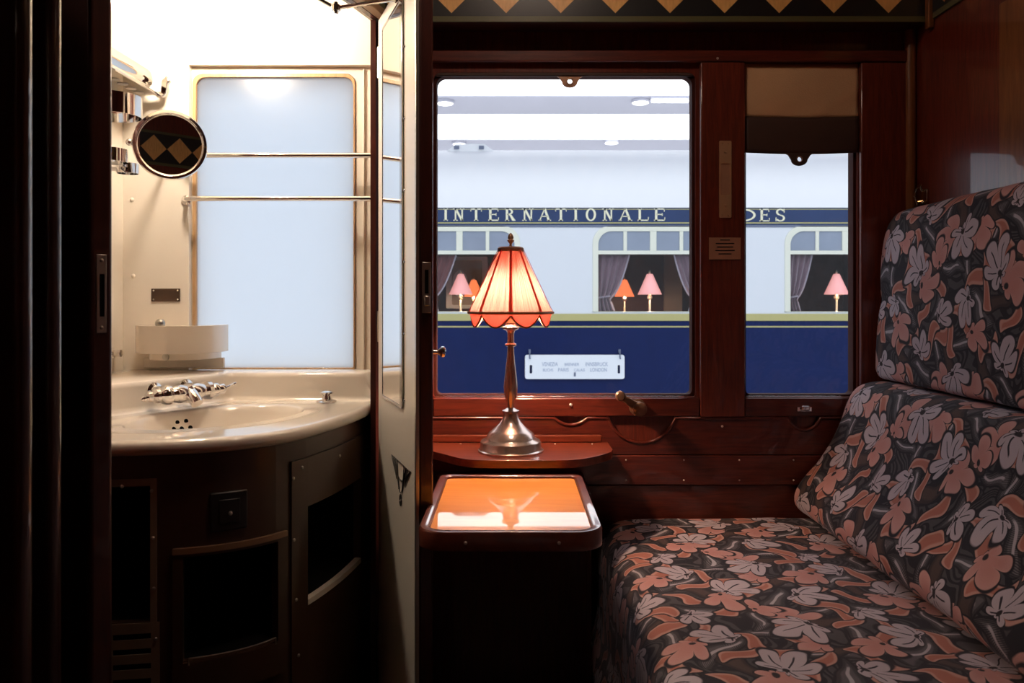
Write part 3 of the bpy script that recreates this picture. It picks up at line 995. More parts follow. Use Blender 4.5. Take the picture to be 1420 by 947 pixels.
MB().tube([tc_ + tn * (.0 + .034 * i / 8) + Vector((0, 0, -.022 * (i / 8) ** 1.8)) for i in range(9)], [.016 - .003 * i / 8 for i in range(9)], 16).build('spout', 'chrome', tap)
MB().tube([tc_ + tu * (.094 + .035 * i / 6) + Vector((0, 0, .010 * (i / 6))) for i in range(7)], [.0035, .003, .0026, .0026, .003, .0036, .002], 8).build('lever', 'chrome', tap)
MB().tube([tc_ - tu * (.090 + .020 * i / 6) + Vector((0, 0, -.004 * (i / 6))) for i in range(7)], [.0045, .004, .0045, .006, .0062, .005, .002], 8).build('lever', 'chrome', tap)

# curved vanity cabinet
CF = [FC[i] - curve_normals(FC)[i] * -.014 for i in range(len(FC))]
CFn = curve_normals(FC)
# make sure the offset goes inwards (towards the basin centre)
if (CF[30] - BC).length > (FC[30] - BC).length:
    CF = [FC[i] + CFn[i] * -.014 for i in range(len(FC))]
OUT = Vector((CFn[30].x, CFn[30].y))
SG = 1.0 if OUT.dot(FC[30] - BC) > 0 else -1.0
NS = len(CF) - 1


def cs(s, off=0.0):
    s = max(0.0, min(NS - 1e-6, s * NS))
    i = int(s); t = s - i
    p = CF[i].lerp(CF[i + 1], t); n = CFn[i].lerp(CFn[i + 1], t).normalized() * SG
    return p + n * off


def s_of(px):
    lo, hi = 0.0, .97
    for _ in range(40):
        m = (lo + hi) / 2
        p = cs(m)
        if 710 + F * p.x / p.y < px:
            lo = m
        else:
            hi = m
    return (lo + hi) / 2


def zs(px, py):
    p = cs(s_of(px))
    return 1 + (413 - py) / F * p.y


van = thing('vanity_cabinet', (-.62, -.33, 0), 'dark brown curved cabinet with square openings under the basin', 'cabinet')


def cab_patch(mb, s0, s1, z0, z1, o0, o1, n=10):
    """a curved block standing on the cabinet front"""
    prof = [(o0, z0), (o1, z0), (o1, z1), (o0, z1), (o0, z0)]
    base = len(mb.bm.verts)

    def fn(u, v):
        o, z = prof[int(round(v * 4))]
        p = cs(lerp(s0, s1, u), o)
        return XD(p.x, p.y, z)
    V = [[mb.bm.verts.new(fn(i / n, j / 4)) for j in range(4)] for i in range(n + 1)]
    for i in range(n):
        for j in range(4):
            k = (j + 1) % 4
            mb.quad([V[i][j], V[i + 1][j], V[i + 1][k], V[i][k]])
    mb.quad(V[0]); mb.quad(list(reversed(V[n])))
    return mb


sA0, sA1 = s_of(150) - .03, s_of(208)
sB0, sB1 = s_of(254), s_of(383)
sC0, sC1 = s_of(424), s_of(497)
holes = [(sA0, sA1, .438, .672), (sB0, sB1, .362, .546), (sC0, sC1, .408, .592)]
sbr = sorted({0.0, .98} | {h[0] for h in holes} | {h[1] for h in holes})
zbr = sorted({0.0, .726} | {h[2] for h in holes} | {h[3] for h in holes})
mb = MB()
for a, b in zip(sbr, sbr[1:]):
    for c, d in zip(zbr, zbr[1:]):
        ms, mz = (a + b) / 2, (c + d) / 2
        if any(h[0] < ms < h[1] and h[2] < mz < h[3] for h in holes):
            continue
        k = max(1, int((b - a) * 60))
        cab_patch(mb, a, b, c, d, -.012, 0, k)
mb.build('carcass', 'brown_panel', van, smooth_angle=40)
for h in holes:
    mb = MB()
    cab_patch(mb, h[0], h[1], h[2], h[3], -.11, -.105, 8)
    cab_patch(mb, h[0], h[1], h[2] - .003, h[2], -.11, -.0125, 8)
    cab_patch(mb, h[0], h[1], h[3], h[3] + .003, -.11, -.0125, 8)
    cab_patch(mb, h[0] - .003, h[0], h[2], h[3], -.11, -.0125, 2)
    cab_patch(mb, h[1], h[1] + .003, h[2], h[3], -.11, -.0125, 2)
    mb.build('recess_lining', 'black', van)
# metal plate with slots round the left opening
sP1 = s_of(218)
mb = MB()
cab_patch(mb, sA0, sP1, .674, .686, .0005, .003, 8)
cab_patch(mb, sA1 + .001, sP1, .436, .674, .0005, .003, 2)
zsl = [.418, .392, .366, .340, .314, .288]
zprev = .436
sl0, sl1 = s_of(157), s_of(210)
for z in zsl:
    cab_patch(mb, sA0, sP1 + .004, z, zprev, .0005, .003, 8)
    cab_patch(mb, sA0, sl0, z - .010, z, .0005, .003, 2)
    cab_patch(mb, sl1, sP1 + .004, z - .010, z, .0005, .003, 2)
    zprev = z - .010
cab_patch(mb, sA0, sP1 + .004, .20, zprev, .0005, .003, 8)
g = mb.build('vent_plate', 'vent_steel', van)
mb = MB()
for z in zsl:
    cab_patch(mb, sl0, sl1, z - .010, z, .0004, .0008, 6)
mb.build('vent_slots', 'black', g)
for px, py in ((211, 680), (213, 745), (214, 815), (170, 674), (217, 885)):
    s = s_of(px); p = cs(s, .003)
    screw(g, XD(p.x, p.y, zs(px, py)), .0032, XD(p.x, p.y) - XD(*cs(s, 0)), 'steel')
# trims of the centre recess
mb = MB()
cab_patch(mb, s_of(240), s_of(395), .552, .562, .0, .008, 14)
mb.build('recess_cap', 'tan_trim', van)
mb = MB()
cab_patch(mb, s_of(240), sB0, .30, .5515, .0, .006, 3)
cab_patch(mb, sB1, s_of(395), .30, .5515, .0, .006, 3)
cab_patch(mb, sB0, sB1, .5465, .5515, .0, .006, 10)
cab_patch(mb, sB0, sB1, .30, .361, .0, .006, 10)
mb.build('recess_surround', 'brown_panel', van)
rp = [XD(*cs(lerp(s_of(262), s_of(380), i / 14), .006), .369) for i in range(15)]
MB().tube(rp, .0012, 8).tube([rp[0], rp[0] - Vector((0, 0, .012))], .0015, 8).tube([rp[-1], rp[-1] - Vector((0, 0, .012))], .0015, 8).build('guard_rail', 'steel', van)
# access panel at the hinge side
mb = MB()
sR = .955
cab_patch(mb, s_of(402), sC0, .20, .688, .0005, .005, 5)
cab_patch(mb, sC0, sC1, .5925, .688, .0005, .005, 8)
cab_patch(mb, sC0, sC1, .20, .3995, .0005, .005, 8)
cab_patch(mb, sC1, sR, .20, .688, .0005, .005, 6)
ap = mb.build('access_panel', 'brown_panel', van)
mb = MB()
cab_patch(mb, sC0, sC1, .3998, .411, -.008, .006, 8)
mb.build('recess_lip', 'cream', van)
for px, py in ((404, 663), (405, 748), (408, 831), (411, 908), (416, 648), (468, 632)):
    s = s_of(px); p = cs(s, .005)
    screw(ap, XD(p.x, p.y, zs(px, py)), .0035, XD(p.x, p.y) - XD(*cs(s, 0)), 'steel')
# black switch plate
mb = MB(); cab_patch(mb, s_of(291), s_of(342), .585, .655, .0, .007, 4)
swp = mb.build('switch_plate', 'black_plastic', van, bevel=.003)
mb = MB(); cab_patch(mb, s_of(303), s_of(331), .600, .642, .0072, .010, 4)
mb.build('switch_rocker', 'black_plastic', swp, bevel=.002)
p = cs(s_of(318), .0102)
MB().ball(XD(p.x, p.y, .617), .004, 10).build('switch_knob', 'steel', swp)

# towel rails across the frosted window
def rail(z, label):
    o = thing('towel_rail', (-.56, -.036, z), label, 'towel rail', 'chrome towel rails')
    MB().cyl((-.785, -.036, z), (-.3225, -.036, z), .0068, 18).build('bar', 'chrome', o)
    MB().tube([(-.785, -.036, z), (-.797, -.034, z), (-.806, -.026, z), (-.809, -.012, z), (-.809, -.0002, z)], .0055, 12).lathe([(.012, 0), (.012, .003), (.008, .006)], (-.812, -.0002, z), (0, -1, 0), 18).build('bracket', 'chrome', o)
    MB().cyl((-.345, -.036, z), (-.3223, -.036, z), .0095, 18).build('end_socket', 'chrome', o)
    return o


rail(1.349, 'upper chrome towel rail across the frosted window, behind the round mirror')
rail(1.243, 'lower chrome towel rail across the frosted window')

# round shaving mirror
smc = Vector((-.767, -.20, 1.343)); smn = Vector((.40, -.917, .0)).normalized()
sm = thing('shaving_mirror', (-.855, -.001, 1.343), 'round chrome-framed shaving mirror on a wall arm beside the window', 'mirror')
mf = MB().lathe([(.066, -.006), (.0775, -.006), (.0785, .0), (.0765, .007), (.071, .008), (.067, .004), (.066, .001), (.066, -.006)], smc, smn, 56, cap=False).build('mirror_frame', 'chrome', sm)
MB().lathe([(.0665, -.0055), (.0665, .0), (0, .0)], smc, smn, 48).build('mirror_glass', 'mirror', mf)
MB().lathe([(.074, -.0065), (.070, -.014), (.02, -.017), (0, -.017)], smc, smn, 48, cap=False).build('mirror_back', 'chrome', mf)
lft = Vector((-smn.y, smn.x, 0)) * -1
if lft.x > 0:
    lft = -lft
kp = smc + lft * .083
MB().ball(kp, .008).cyl(kp, smc + lft * .078, .004).build('pivot_knob', 'chrome', sm)
MB().tube([kp, kp + Vector((-.006, .03, -.002)), kp + Vector((-.010, .08, -.004)), Vector((-.855, -.03, 1.343)), Vector((-.855, -.004, 1.343))], .0045, 12).build('arm', 'chrome', sm)
MB().lathe([(.018, .0), (.018, .004), (.010, .009)], (-.855, -.0002, 1.343), (0, -1, 0), 24).build('wall_rose', 'chrome', sm)

# chrome toothbrush box with cream discs as lit holes beneath and a hook on its end, on the side wall
tb = thing('toothbrush_holder', (XL, -.2, 1.503), 'chrome box with cream discs as lit holes beneath, high on the washroom side wall', 'holder')
side = [(XL - .0005, 1.506), (-.895, 1.506), (-.885, 1.509), (-.876, 1.520), (-.874, 1.535), (-.880, 1.552), (-.895, 1.562), (XL - .0005, 1.566)]
MB().prism(side, -.40, -.045).build('box', 'chrome', tb, bevel=.007, seg=4)
MB().prism([(XL - .0005, 1.499), (-.872, 1.499), (-.868, 1.502), (-.872, 1.5055), (XL - .0005, 1.5055)], -.42, -.020).build('bottom_flange', 'chrome', tb, bevel=.0015)
for y in (-.170, -.130, -.090, -.050):
    MB().lathe([(.012, -.0012), (.012, .0006), (0, .0006)], (-.908, y, 1.4988), (0, 0, 1), 20).build('hole_light_disc', 'cream', tb)  # pale colour stands in for light showing through the holes
MB().prism([(-.872, 1.492), (-.856, 1.492), (-.849, 1.500), (-.846, 1.524), (-.838, 1.530), (-.846, 1.546), (-.858, 1.536), (-.860, 1.506), (-.872, 1.504)], -.036, -.022).build('hook', 'chrome', tb, bevel=.003)


def tumbler(c, r, h, label, glass_too=False):
    o = thing('tumbler_ring', (XL, c[1], c[2]), label, 'tumbler holder', 'chrome tumbler rings on the washroom side wall')
    MB().lathe([(r, -h / 2), (r + .002, -h / 2), (r + .002, h / 2), (r, h / 2), (r, -h / 2)], c, (0, 0, 1), 36, cap=False).build('ring_band', 'chrome', o)
    MB().cyl((XL - .0005, c[1], c[2]), (c[0] - r - .001, c[1], c[2]), .005, 12).lathe([(.012, 0), (.012, .004), (.006, .007)], (XL - .0005, c[1], c[2]), (1, 0, 0), 16).build('wall_arm', 'chrome', o)
    return o


tumbler((-.897, -.20, 1.429), .060, .046, 'wide chrome ring holder just below the toothbrush box')
tumbler((-.8785, -.25, 1.310), .035, .028, 'chrome ring holder beside the round mirror, upper of the small pair')
tumbler((-.872, -.18, 1.293), .022, .022, 'chrome ring holder beside the round mirror, lower of the small pair')
st = thing('wall_stud', (XL, -.06, .866), 'small chrome stud on the washroom side wall above the basin', 'stud')
MB().lathe([(.012, 0), (.012, .006), (.008, .010), (.009, .024), (.006, .026)], (XL + .0003, -.06, .866), (1, 0, 0), 18).build('stud_body', 'chrome', st)

# porcelain corner shelf
cs_ = thing('soap_shelf', (-.815, 0, .83), 'small cream porcelain soap shelf on the wall over the basin', 'shelf')
def dee(hw, dp, n=26, cx=-.813):
    return [(cx + hw * cos(pi + pi * i / n), -.0008 - dp * abs(sin(pi + pi * i / n)) ** .75) for i in range(n + 1)]
mb = MB()
mb.prism(dee(.106, .125), .868, .934, XY)
mb.build('bowl', 'porcelain', cs_, bevel=.004, seg=3)
MB().prism(dee(.082, .105, cx=-.806), .852, .8678, XY).build('lower_tier', 'porcelain', cs_, bevel=.003)
MB().prism([(-.915, -.010), (-.715, -.010), (-.715, -.0008), (-.915, -.0008)], .826, .8518, XY).build('back_plate', 'porcelain', cs_, bevel=.002)
MB().ball((P(222, 449, 1.90).x, P(222, 449, 1.90).y, .9395), .0115).build('knob', 'steel', cs_)
pz = P(230, 492, 1.885)
MB().lathe([(.008, 0), (.008, .003), (0, .005)], (pz.x, pz.y, .861), (0, -1, .0), 16).build('screw', 'steel', cs_)

# dark metal plate on the wall
np_ = thing('label_plate', (-.863, 0, 1.007), 'small dark metal plate on the cream wall above the soap shelf', 'plate')
MB().box(-.899, -.827, -.0025, -.0003, .991, 1.023).build('plate', 'dark_plate', np_, bevel=.0006)
for x in (-.893, -.833):
    for z in (.996, 1.018):
        screw(np_, (x, -.0025, z), .0022, mat='steel')
# white-painted screw domes on the wall
for x, z, lb in ((-.945, 1.055, 'cream screw dome on the wall left of the dark plate'), (-.948, 1.245, 'cream screw dome on the wall below the small ring holders')):
    o = MB().lathe([(.0055, 0), (.005, .002), (.003, .0035), (0, .004)], (x, .0005, z), (0, -1, 0), 14).build('screw_dome', 'cream')
    tag(o, lb, 'screw')

# wall lamp
MB().box(XL, -.325, -.70, -.0005, 1.90, 1.93).build('ceiling_bounce', 'cream')['kind'] = 'structure'  # unseen cream panel added to bounce light back into the washroom
gl = thing('globe_lamp', (-.711, -.25, 1.90), 'lit opal globe lamp hanging at the top of the washroom', 'lamp')
MB().lathe([(.030, 0), (.030, -.006), (.012, -.012), (.010, -.185)], (-.711, -.25, 1.9002), (0, 0, 1), 28).build('lamp_base', 'chrome', gl)
MB().ball((-.711, -.25, 1.678), .046, 32).build('globe', 'ivory_light', gl)

# chrome folding door stay
ds = thing('door_stay', (-.36, -.36, 1.60), 'chrome folding stay at the top of the open washroom door', 'door stay')
q0, q1, q2 = Vector((-.452, -.365, 1.642)), Vector((-.363, -.350, 1.596)), HM @ Vector((.216, -.003, 1.604))
MB().tube([q0, q1], .004, 10).build('link', 'chrome', ds)
MB().tube([q1, q2], .004, 10).build('link', 'chrome', ds)
MB().lathe([(.010, -.006), (.010, .006)], q1, (0, 0, 1), 16).lathe([(.005, -.012), (.005, .012)], q1, (0, 0, 1), 12).build('joint', 'chrome', ds)
MB().cyl(q0 - Vector((0, 0, .006)), q0 + Vector((0, 0, .02)), .006).build('pivot', 'chrome', ds)
MB().cyl(q2 - Vector((0, 0, .008)), q2 + Vector((0, 0, .008)), .006).build('pivot', 'chrome', ds)

# ================================================================== TABLE, SHELF, LAMP
SHZ = .645
sh = thing('lamp_shelf', (0, 0, SHZ - .018), 'narrow mahogany wall shelf carrying the lit lamp', 'shelf')
front = []
sp_ = [Vector(p) for p in ((-.235, -.095), (-.21, -.115), (-.165, -.165), (-.115, -.222), (-.075, -.243), (.0, -.248), (.09, -.246), (.145, -.236), (.19, -.20), (.225, -.155), (.236, -.12))]
front = [(p.x, p.y) for p in spline(sp_, 50)]
MB().prism([(.236, -.0205), (-.235, -.0205)] + front, SHZ - .018, SHZ, XY).build('board', 'shelf_wood', sh, bevel=.003, seg=3)
MB().box(-.235, .220, -.034, -.0205, SHZ + .0003, SHZ + .018).build('trim_19', 'shelf_wood', bevel=.0025)['kind'] = 'structure'
for x in (-.195, -.125, .105, .195):
    screw(sh, (x, -.052, SHZ), .0022, (0, 0, 1))

tz = .615
tbx = thing('pull_out_table', (0, -.46, tz - .04), 'pull-out table with a glossy amber top under the lamp shelf', 'table')
x0, x1, y0, y1 = -.158, .153, -.688, -.2495
TCX = (x0 + x1) / 2
def tray_loop(inset, n=10, rf=.05, rbk=.012):
    pts = []
    for cx, cy, r, a0 in ((x1 - rf, y0 + rf, rf, -pi / 2), (x1 - rbk, y1 - rbk, rbk, 0), (x0 + rbk, y1 - rbk, rbk, pi / 2), (x0 + rf, y0 + rf, rf, pi)):
        rr = max(r - inset, .004)
        ccx = cx; ccy = cy
        if r - inset < .004:
            ccx = cx - (1 if cx > TCX else -1) * (inset + .004 - r)
            ccy = cy - (1 if cy > (y0 + y1) / 2 else -1) * (inset + .004 - r)
        for i in range(n + 1):
            a = a0 + pi / 2 * i / n
            pts.append((ccx + rr * cos(a), ccy + rr * sin(a)))
    return pts
def inset_loop(ins, rb_extra=0.0):
    return tray_loop(ins, rbk=.030 + rb_extra)
o_, i_ = inset_loop(0), inset_loop(.020)
mb = MB()
lv = [(0.0, tz - .030), (0.0, tz - .003), (.003, tz + .001), (.0145, tz + .001), (.018, tz - .001), (.019, tz - .006), (.019, tz - .030)]
loops = [[mb.bm.verts.new(Vector((p[0], p[1], z))) for p in inset_loop(ins)] for ins, z in lv]
n_ = len(loops[0])
for k in range(len(loops)):
    A_, B_ = loops[k], loops[(k + 1) % len(loops)]
    for i in range(n_):
        mb.quad([A_[i], A_[(i + 1) % n_], B_[(i + 1) % n_], B_[i]])
rim = mb.build('rim', 'tray_edge', tbx, smooth_angle=50)
MB().prism(inset_loop(.0192), tz - .020, tz - .005, XY).build('table_top', 'satinwood', tbx)
for x in (-.076, .077):
    screw(rim, (x, y0, tz - .016), .003)
for a_ in (x0 + .02, x1 - .045):
    MB().box(a_, a_ + .025, y0 + .06, -.26, tz - .045, tz - .0305).build('runner', 'dark_mahogany', tbx)

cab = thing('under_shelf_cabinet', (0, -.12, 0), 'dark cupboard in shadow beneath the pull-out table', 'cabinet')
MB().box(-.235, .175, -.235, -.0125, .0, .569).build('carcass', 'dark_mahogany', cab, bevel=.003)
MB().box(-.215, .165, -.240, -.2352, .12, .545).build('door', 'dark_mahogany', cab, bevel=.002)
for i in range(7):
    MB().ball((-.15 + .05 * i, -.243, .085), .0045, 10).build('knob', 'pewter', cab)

# --- the table lamp
LX, LY = -.003, -.143
def lz(y):
    return 1 + (413 - y) / F * 1.857
def lr(w):
    return w / F * 1.857
lamp = thing('table_lamp', (LX, LY, SHZ), 'lit table lamp with scalloped coral silk shade on the shelf', 'lamp')
o_b = SHZ - lz(633)
def prof(rows):
    return [(lr(w), lz(y) + o_b) for y, w in rows]
MB().lathe(prof([(633, 0), (633, 45.5), (630.5, 45.5), (629.5, 43), (629, 42.5), (620, 42), (618, 41), (615.5, 35), (614, 34.5), (612.5, 33.5), (607, 30.5), (604, 26.5), (600, 22), (594, 16), (588, 12), (583, 10.5), (580, 10), (579, 12), (576.5, 12), (575, 8), (573, 5)]),
           (LX, LY, 0), (0, 0, 1), 56).build('base', 'pewter', lamp, smooth_angle=50)
MB().lathe(prof([(574, 4), (570, 4.5), (566, 5.5), (560, 7.5), (552, 9.3), (544, 10.0), (535, 9.3), (522, 7.6), (508, 6.0), (496, 5.0), (488, 4.7), (487, 8), (484.5, 8.2), (483, 5.0), (470, 4.8), (466, 6.0), (463.5, 11.5), (461, 11.8), (459, 8), (454, 5.5), (450, 5), (448, 8), (446.5, 8), (444, 3)]),
           (LX, LY, 0), (0, 0, 1), 40).build('stem', 'pewter', lamp, smooth_angle=50)
swc = Vector((LX + .003, LY - lr(18), lz(602)))
MB().lathe([(.006, 0), (.006, .004), (.0025, .005), (.0025, .014), (.0035, .016)], swc + Vector((0, .004, 0)), (.25, -1, .25), 12).build('switch', 'brass', lamp)
bulb = MB().lathe([(.010, -.05), (.011, -.032), (.018, -.018), (.023, 0), (.018, .016), (.009, .024), (0, .026)], (LX, LY, 1.006), (0, 0, 1), 24)
bulb.build('bulb', 'bulb', lamp)
MB().lathe([(.013, -.064), (.013, -.050), (.009, -.049)], (LX, LY, 1.006), (0, 0, 1), 20).build('bulb_holder', 'brass', lamp)
NP = 8
zt_, zb_ = lz(346), lz(434)
rt_, rb_ = lr(16.5), lr(58)
def shade_r(v, th, ripple=True):
    """v 0 at the top; flat-ish gores between eight ribs"""
    r = lerp(rt_, rb_, v ** 1.02)
    a = (th * NP / (2 * pi)) % 1.0 - .5
    sag = 1 - .035 * (1 - (2 * a) ** 2) * smooth(v * 3) * .9
    rp = (1 + .006 * sin(th * 88) + .004 * sin(th * 140 + 1.3)) if ripple else 1
    return r * sag * rp
th0 = -pi / 2
sd = thing('x', (0, 0, 0), None, None); bpy.data.objects.remove(sd)
NSH = 448
mb = MB()
mb.grid(lambda u, v: Vector((LX + shade_r(v, 2 * pi * u) * cos(th0 + 2 * pi * u + pi / NP * 0), LY + shade_r(v, 2 * pi * u) * sin(th0 + 2 * pi * u), lerp(zt_, zb_, v))), NSH, 14, lambda u, v: (u, v), closed_u=True)
shd = mb.build('lamp_shade', 'shade', lamp, smooth_angle=80)
# scalloped skirt in plain red silk
mb = MB()
def scallop(th):
    a = (th * NP / (2 * pi)) % 1.0
    return sin(pi * a) ** .8
def skirt(u, v):
    th = 2 * pi * u
    drop = lerp(.003, .031, scallop(th))
    r = lerp(rb_, rb_ - .006, v) * (1 - .03 * (1 - (2 * ((th * NP / (2 * pi)) % 1.0 - .5)) ** 2))
    return Vector((LX + r * cos(th0 + th), LY + r * sin(th0 + th), zb_ - drop * v))
mb.grid(skirt, 320, 4, lambda u, v: (u, v), closed_u=True)
sk = mb.build('skirt', 'shade_red', shd, smooth_angle=80)
# ribs, braids, cap and finial
for k in range(NP):
    th = 2 * pi * k / NP
    mb = MB()
    hw = .0038
    pr = []
    for j in range(15):
        v = j / 14
        r = lerp(rt_, rb_, v) + .0012
        c_ = Vector((LX + r * cos(th0 + th), LY + r * sin(th0 + th), lerp(zt_, zb_, v)))
        tg = Vector((-sin(th0 + th), cos(th0 + th), 0)) * lerp(.0025, .0042, v)
        pr.append((c_ - tg, c_ + Vector((cos(th0 + th), sin(th0 + th), .2)) * .0012, c_ + tg))
    V = [[mb.bm.verts.new(p) for p in row] for row in pr]
    for a_, b_ in zip(V, V[1:]):
        mb.quad([a_[0], a_[1], b_[1], b_[0]]); mb.quad([a_[1], a_[2], b_[2], b_[1]])
    mb.uv = mb.bm.loops.layers.uv.new('UVMap')
    mb.build('rib_ribbon', 'rib_silk', shd)
def loop_at(r, z, n=96, sag=0.03):
    out = []
    for i in range(n):
        th = 2 * pi * i / n
        rr = r * (1 - sag * (1 - (2 * ((th * NP / (2 * pi)) % 1.0 - .5)) ** 2))
        out.append((LX + rr * cos(th0 + th), LY + rr * sin(th0 + th), z))
    return out
MB().tube(loop_at(rb_ + .001, zb_ + .001), .0032, 8, closed=True).build('braid', 'braid', shd)
MB().tube([skirt(i / 320, 1.0) for i in range(320)], .0022, 6, closed=True).build('scallop_braid', 'braid', shd)
MB().lathe([(rt_ + .002, zt_ - .006), (rt_ + .003, zt_ - .003), (rt_ + .003, zt_ + .002), (rt_ + .0005, zt_ + .005), (rt_ - .004, zt_ + .006), (.004, zt_ + .007)], (LX, LY, 0), (0, 0, 1), 36).build('top_braid', 'braid', shd)
MB().lathe([(r, lz(y)) for r, y in ((.0045, 345), (.0035, 341), (.003, 338), (.0075, 334.5), (.0085, 333), (.006, 331.5), (.0072, 330), (.0066, 327), (.004, 324.5), (.0012, 323), (0, 322.6))], (LX, LY, 0), (0, 0, 1), 20).build('finial', 'brass', lamp)

# ================================================================== WINDOW FURNITURE
cr = thing('window_winder', P(887, 567, 1.98), 'bronze window winder handle on the rail under the wide window', 'handle')
hub = P(887, 567, 1.955); kn = P(859, 548, 1.95)
MB().lathe([(.021, 0), (.021, .004), (.016, .006), (.015, .030), (.017, .034), (.017, .042), (.013, .045), (0, .046)], (hub.x, -.012, hub.z), (0, -1, 0), 28).build('hub', 'bronze', cr)
arm_a, arm_b = Vector((hub.x, -.047, hub.z)), Vector((kn.x, -.047, kn.z))
dv = (arm_b - arm_a); La = dv.length; dv.normalize()
AMx = Matrix(((dv.x, 0, -dv.z, arm_a.x), (0, 1, 0, arm_a.y), (dv.z, 0, dv.x, arm_a.z), (0, 0, 0, 1)))
MB().prism([(-.006, -.013), (La * .6, -.009), (La, -.007), (La + .006, 0), (La, .007), (La * .6, .009), (-.006, .013), (-.014, 0)], -.004, .004, AMx @ XZ).build('arm', 'bronze', cr, bevel=.002)
MB().lathe([(.006, 0), (.006, .006), (.012, .010), (.0125, .020), (.009, .024), (0, .025)], (kn.x, -.050, kn.z), (0, -1, 0), 24).build('grip', 'bronze', cr)

lt = thing('window_catch', P(1115, 567, 1.98), 'small chrome window catch on the rail under the narrow window', 'catch')
lc = P(1115, 567, 1.988)
MB().box(lc.x - .018, lc.x + .018, -.016, -.0122, lc.z - .006, lc.z + .005).build('plate', 'chrome', lt, bevel=.001)
MB().box(lc.x - .010, lc.x + .010, -.026, -.0162, lc.z - .003, lc.z + .009).build('lever', 'chrome', lt, bevel=.003)

bp_ = thing('brass_notice', P(1005, 345, 1.982), 'brass notice plate on the pillar between the windows', 'plate')
pA, pB = P(983, 360, 1.982), P(1027, 329.5, 1.982)
MB().box(pA.x, pB.x, -.0205, -.0182, pA.z, pB.z).build('plate', 'brass_plate', bp_, bevel=.0006)
mb = MB()
for i in range(5):
    zz = lerp(pA.z + .014, pB.z - .006, i / 4)
    w_ = (.016, .024, .020, .023, .012)[i]
    mb.box((pA.x + pB.x) / 2 - w_, (pA.x + pB.x) / 2 + w_, -.0212, -.0206, zz - .0012, zz + .0012)
mb.build('engraved_lines', 'black_plastic', bp_)
lkp = thing('lock_strip', P(1005, 249, 1.982), 'tall brass lock strip high on the pillar between the windows', 'lock')
pA, pB = P(997, 302, 1.982), P(1014, 195.5, 1.982)
mb = MB()
mb.plate(rrect(pA.x, pB.x, pA.z, pB.z, .003, .003, 4), [rrect(pA.x + .004, pB.x - .004, pA.z + .056, pB.z - .056, .002, .002, 3)], -.021, -.0182)
ls = mb.build('strip', 'brass', lkp, bevel=.0006)
cx = (pA.x + pB.x) / 2
MB().box(pA.x + .003, pB.x - .003, -.0188, -.0181, pA.z + .054, pB.z - .054).build('recess', 'brass_plate', lkp)
for z_ in (pA.z + .006, pB.z - .006):
    for dx in (-.008, .008):
        screw(ls, (cx + dx, -.021, z_), .0024, mat='brass')
for z_ in (pA.z + .030, pB.z - .028):
    screw(ls, (cx, -.021, z_), .0032, mat='brass')

# roller blinds
def tab_poly(cx, z, w, h, n=14):
    pts = [(cx - w * 1.7, z + .002), (cx - w * 1.25, z - h * .12)]
    for i in range(n + 1):
        a = pi + pi * i / n
        pts.append((cx + w * .92 * cos(a), z - h * .5 + h * .5 * sin(a)))
    pts += [(cx + w * 1.25, z - h * .12), (cx + w * 1.7, z + .002)]
    return pts
def hole(cx, z, r, n=16):
    return [(cx + r * cos(2 * pi * i / n), z + r * sin(2 * pi * i / n)) for i in range(n)]
rb1 = thing('roller_blind', (.131, .0, 1.556), 'rolled-up window blind with pull tab above the wide window', 'blind')
MB().box(WX0 + .002, WX1 - .002, .001, .0095, 1.5605 - .007, 1.582).build('bottom_bar', 'blind_hem', rb1, bevel=.003)
tx = P(790, 112, 2.01).x
mb = MB(); mb.plate(tab_poly(tx, 1.554, .021, .028), [hole(tx, 1.541, .0065)], .004, .010)
tbm = mb.build('pull_tab', 'brass_plate', rb1, bevel=.0008)
MB().tube([(tx + .0075 * cos(2 * pi * i / 20), .003, 1.541 + .0075 * sin(2 * pi * i / 20)) for i in range(20)], .0016, 8, closed=True).build('eyelet', 'brass', tbm)

rb2 = thing('roller_blind', (.72, .0, 1.46), 'tan window blind half drawn with dark hem over the narrow window', 'blind')
bx0, bx1 = NX0 - .0015, NX1 + .0015
zf0, zf1 = 1.452, 1.5835
def cloth(u, v):
    x = lerp(bx0, bx1, u); z = lerp(zf1, zf0, v)
    y = .000 - .004 * sin(v * pi) * (1 + .6 * sin(u * 5)) + .0025 * sin(u * 14 + v * 9) * v * u
    z -= .004 * sin(u * 3.1) * (v > .5) * v
    return Vector((x, min(y, .001), z))
MB().grid(cloth, 30, 14).build('cloth', 'blind', rb2, smooth_angle=80, solid=.001)
tx = P(1110, 222, 1.99).x
zh = 1.365
MB().grid(lambda u, v: Vector((lerp(bx0, bx1, u), -.001 - .003 * sin(v * pi), lerp(zf0 - .003 * sin(u * 3.1), zh - .004 * sin(u * pi) - .003, v))), 24, 8).build('hem', 'blind_hem', rb2, smooth_angle=80, solid=.004)
mb = MB(); mb.plate(tab_poly(tx, zh - .006, .022, .030), [hole(tx, zh - .020, .006)], -.004, .002)
t2 = mb.build('pull_tab', 'blind_hem', rb2, bevel=.0008)
MB().tube([(tx + .0068 * cos(2 * pi * i / 20), -.005, zh - .020 + .0068 * sin(2 * pi * i / 20)) for i in range(20)], .0013, 8, closed=True).build('eyelet', 'brass_plate', t2)

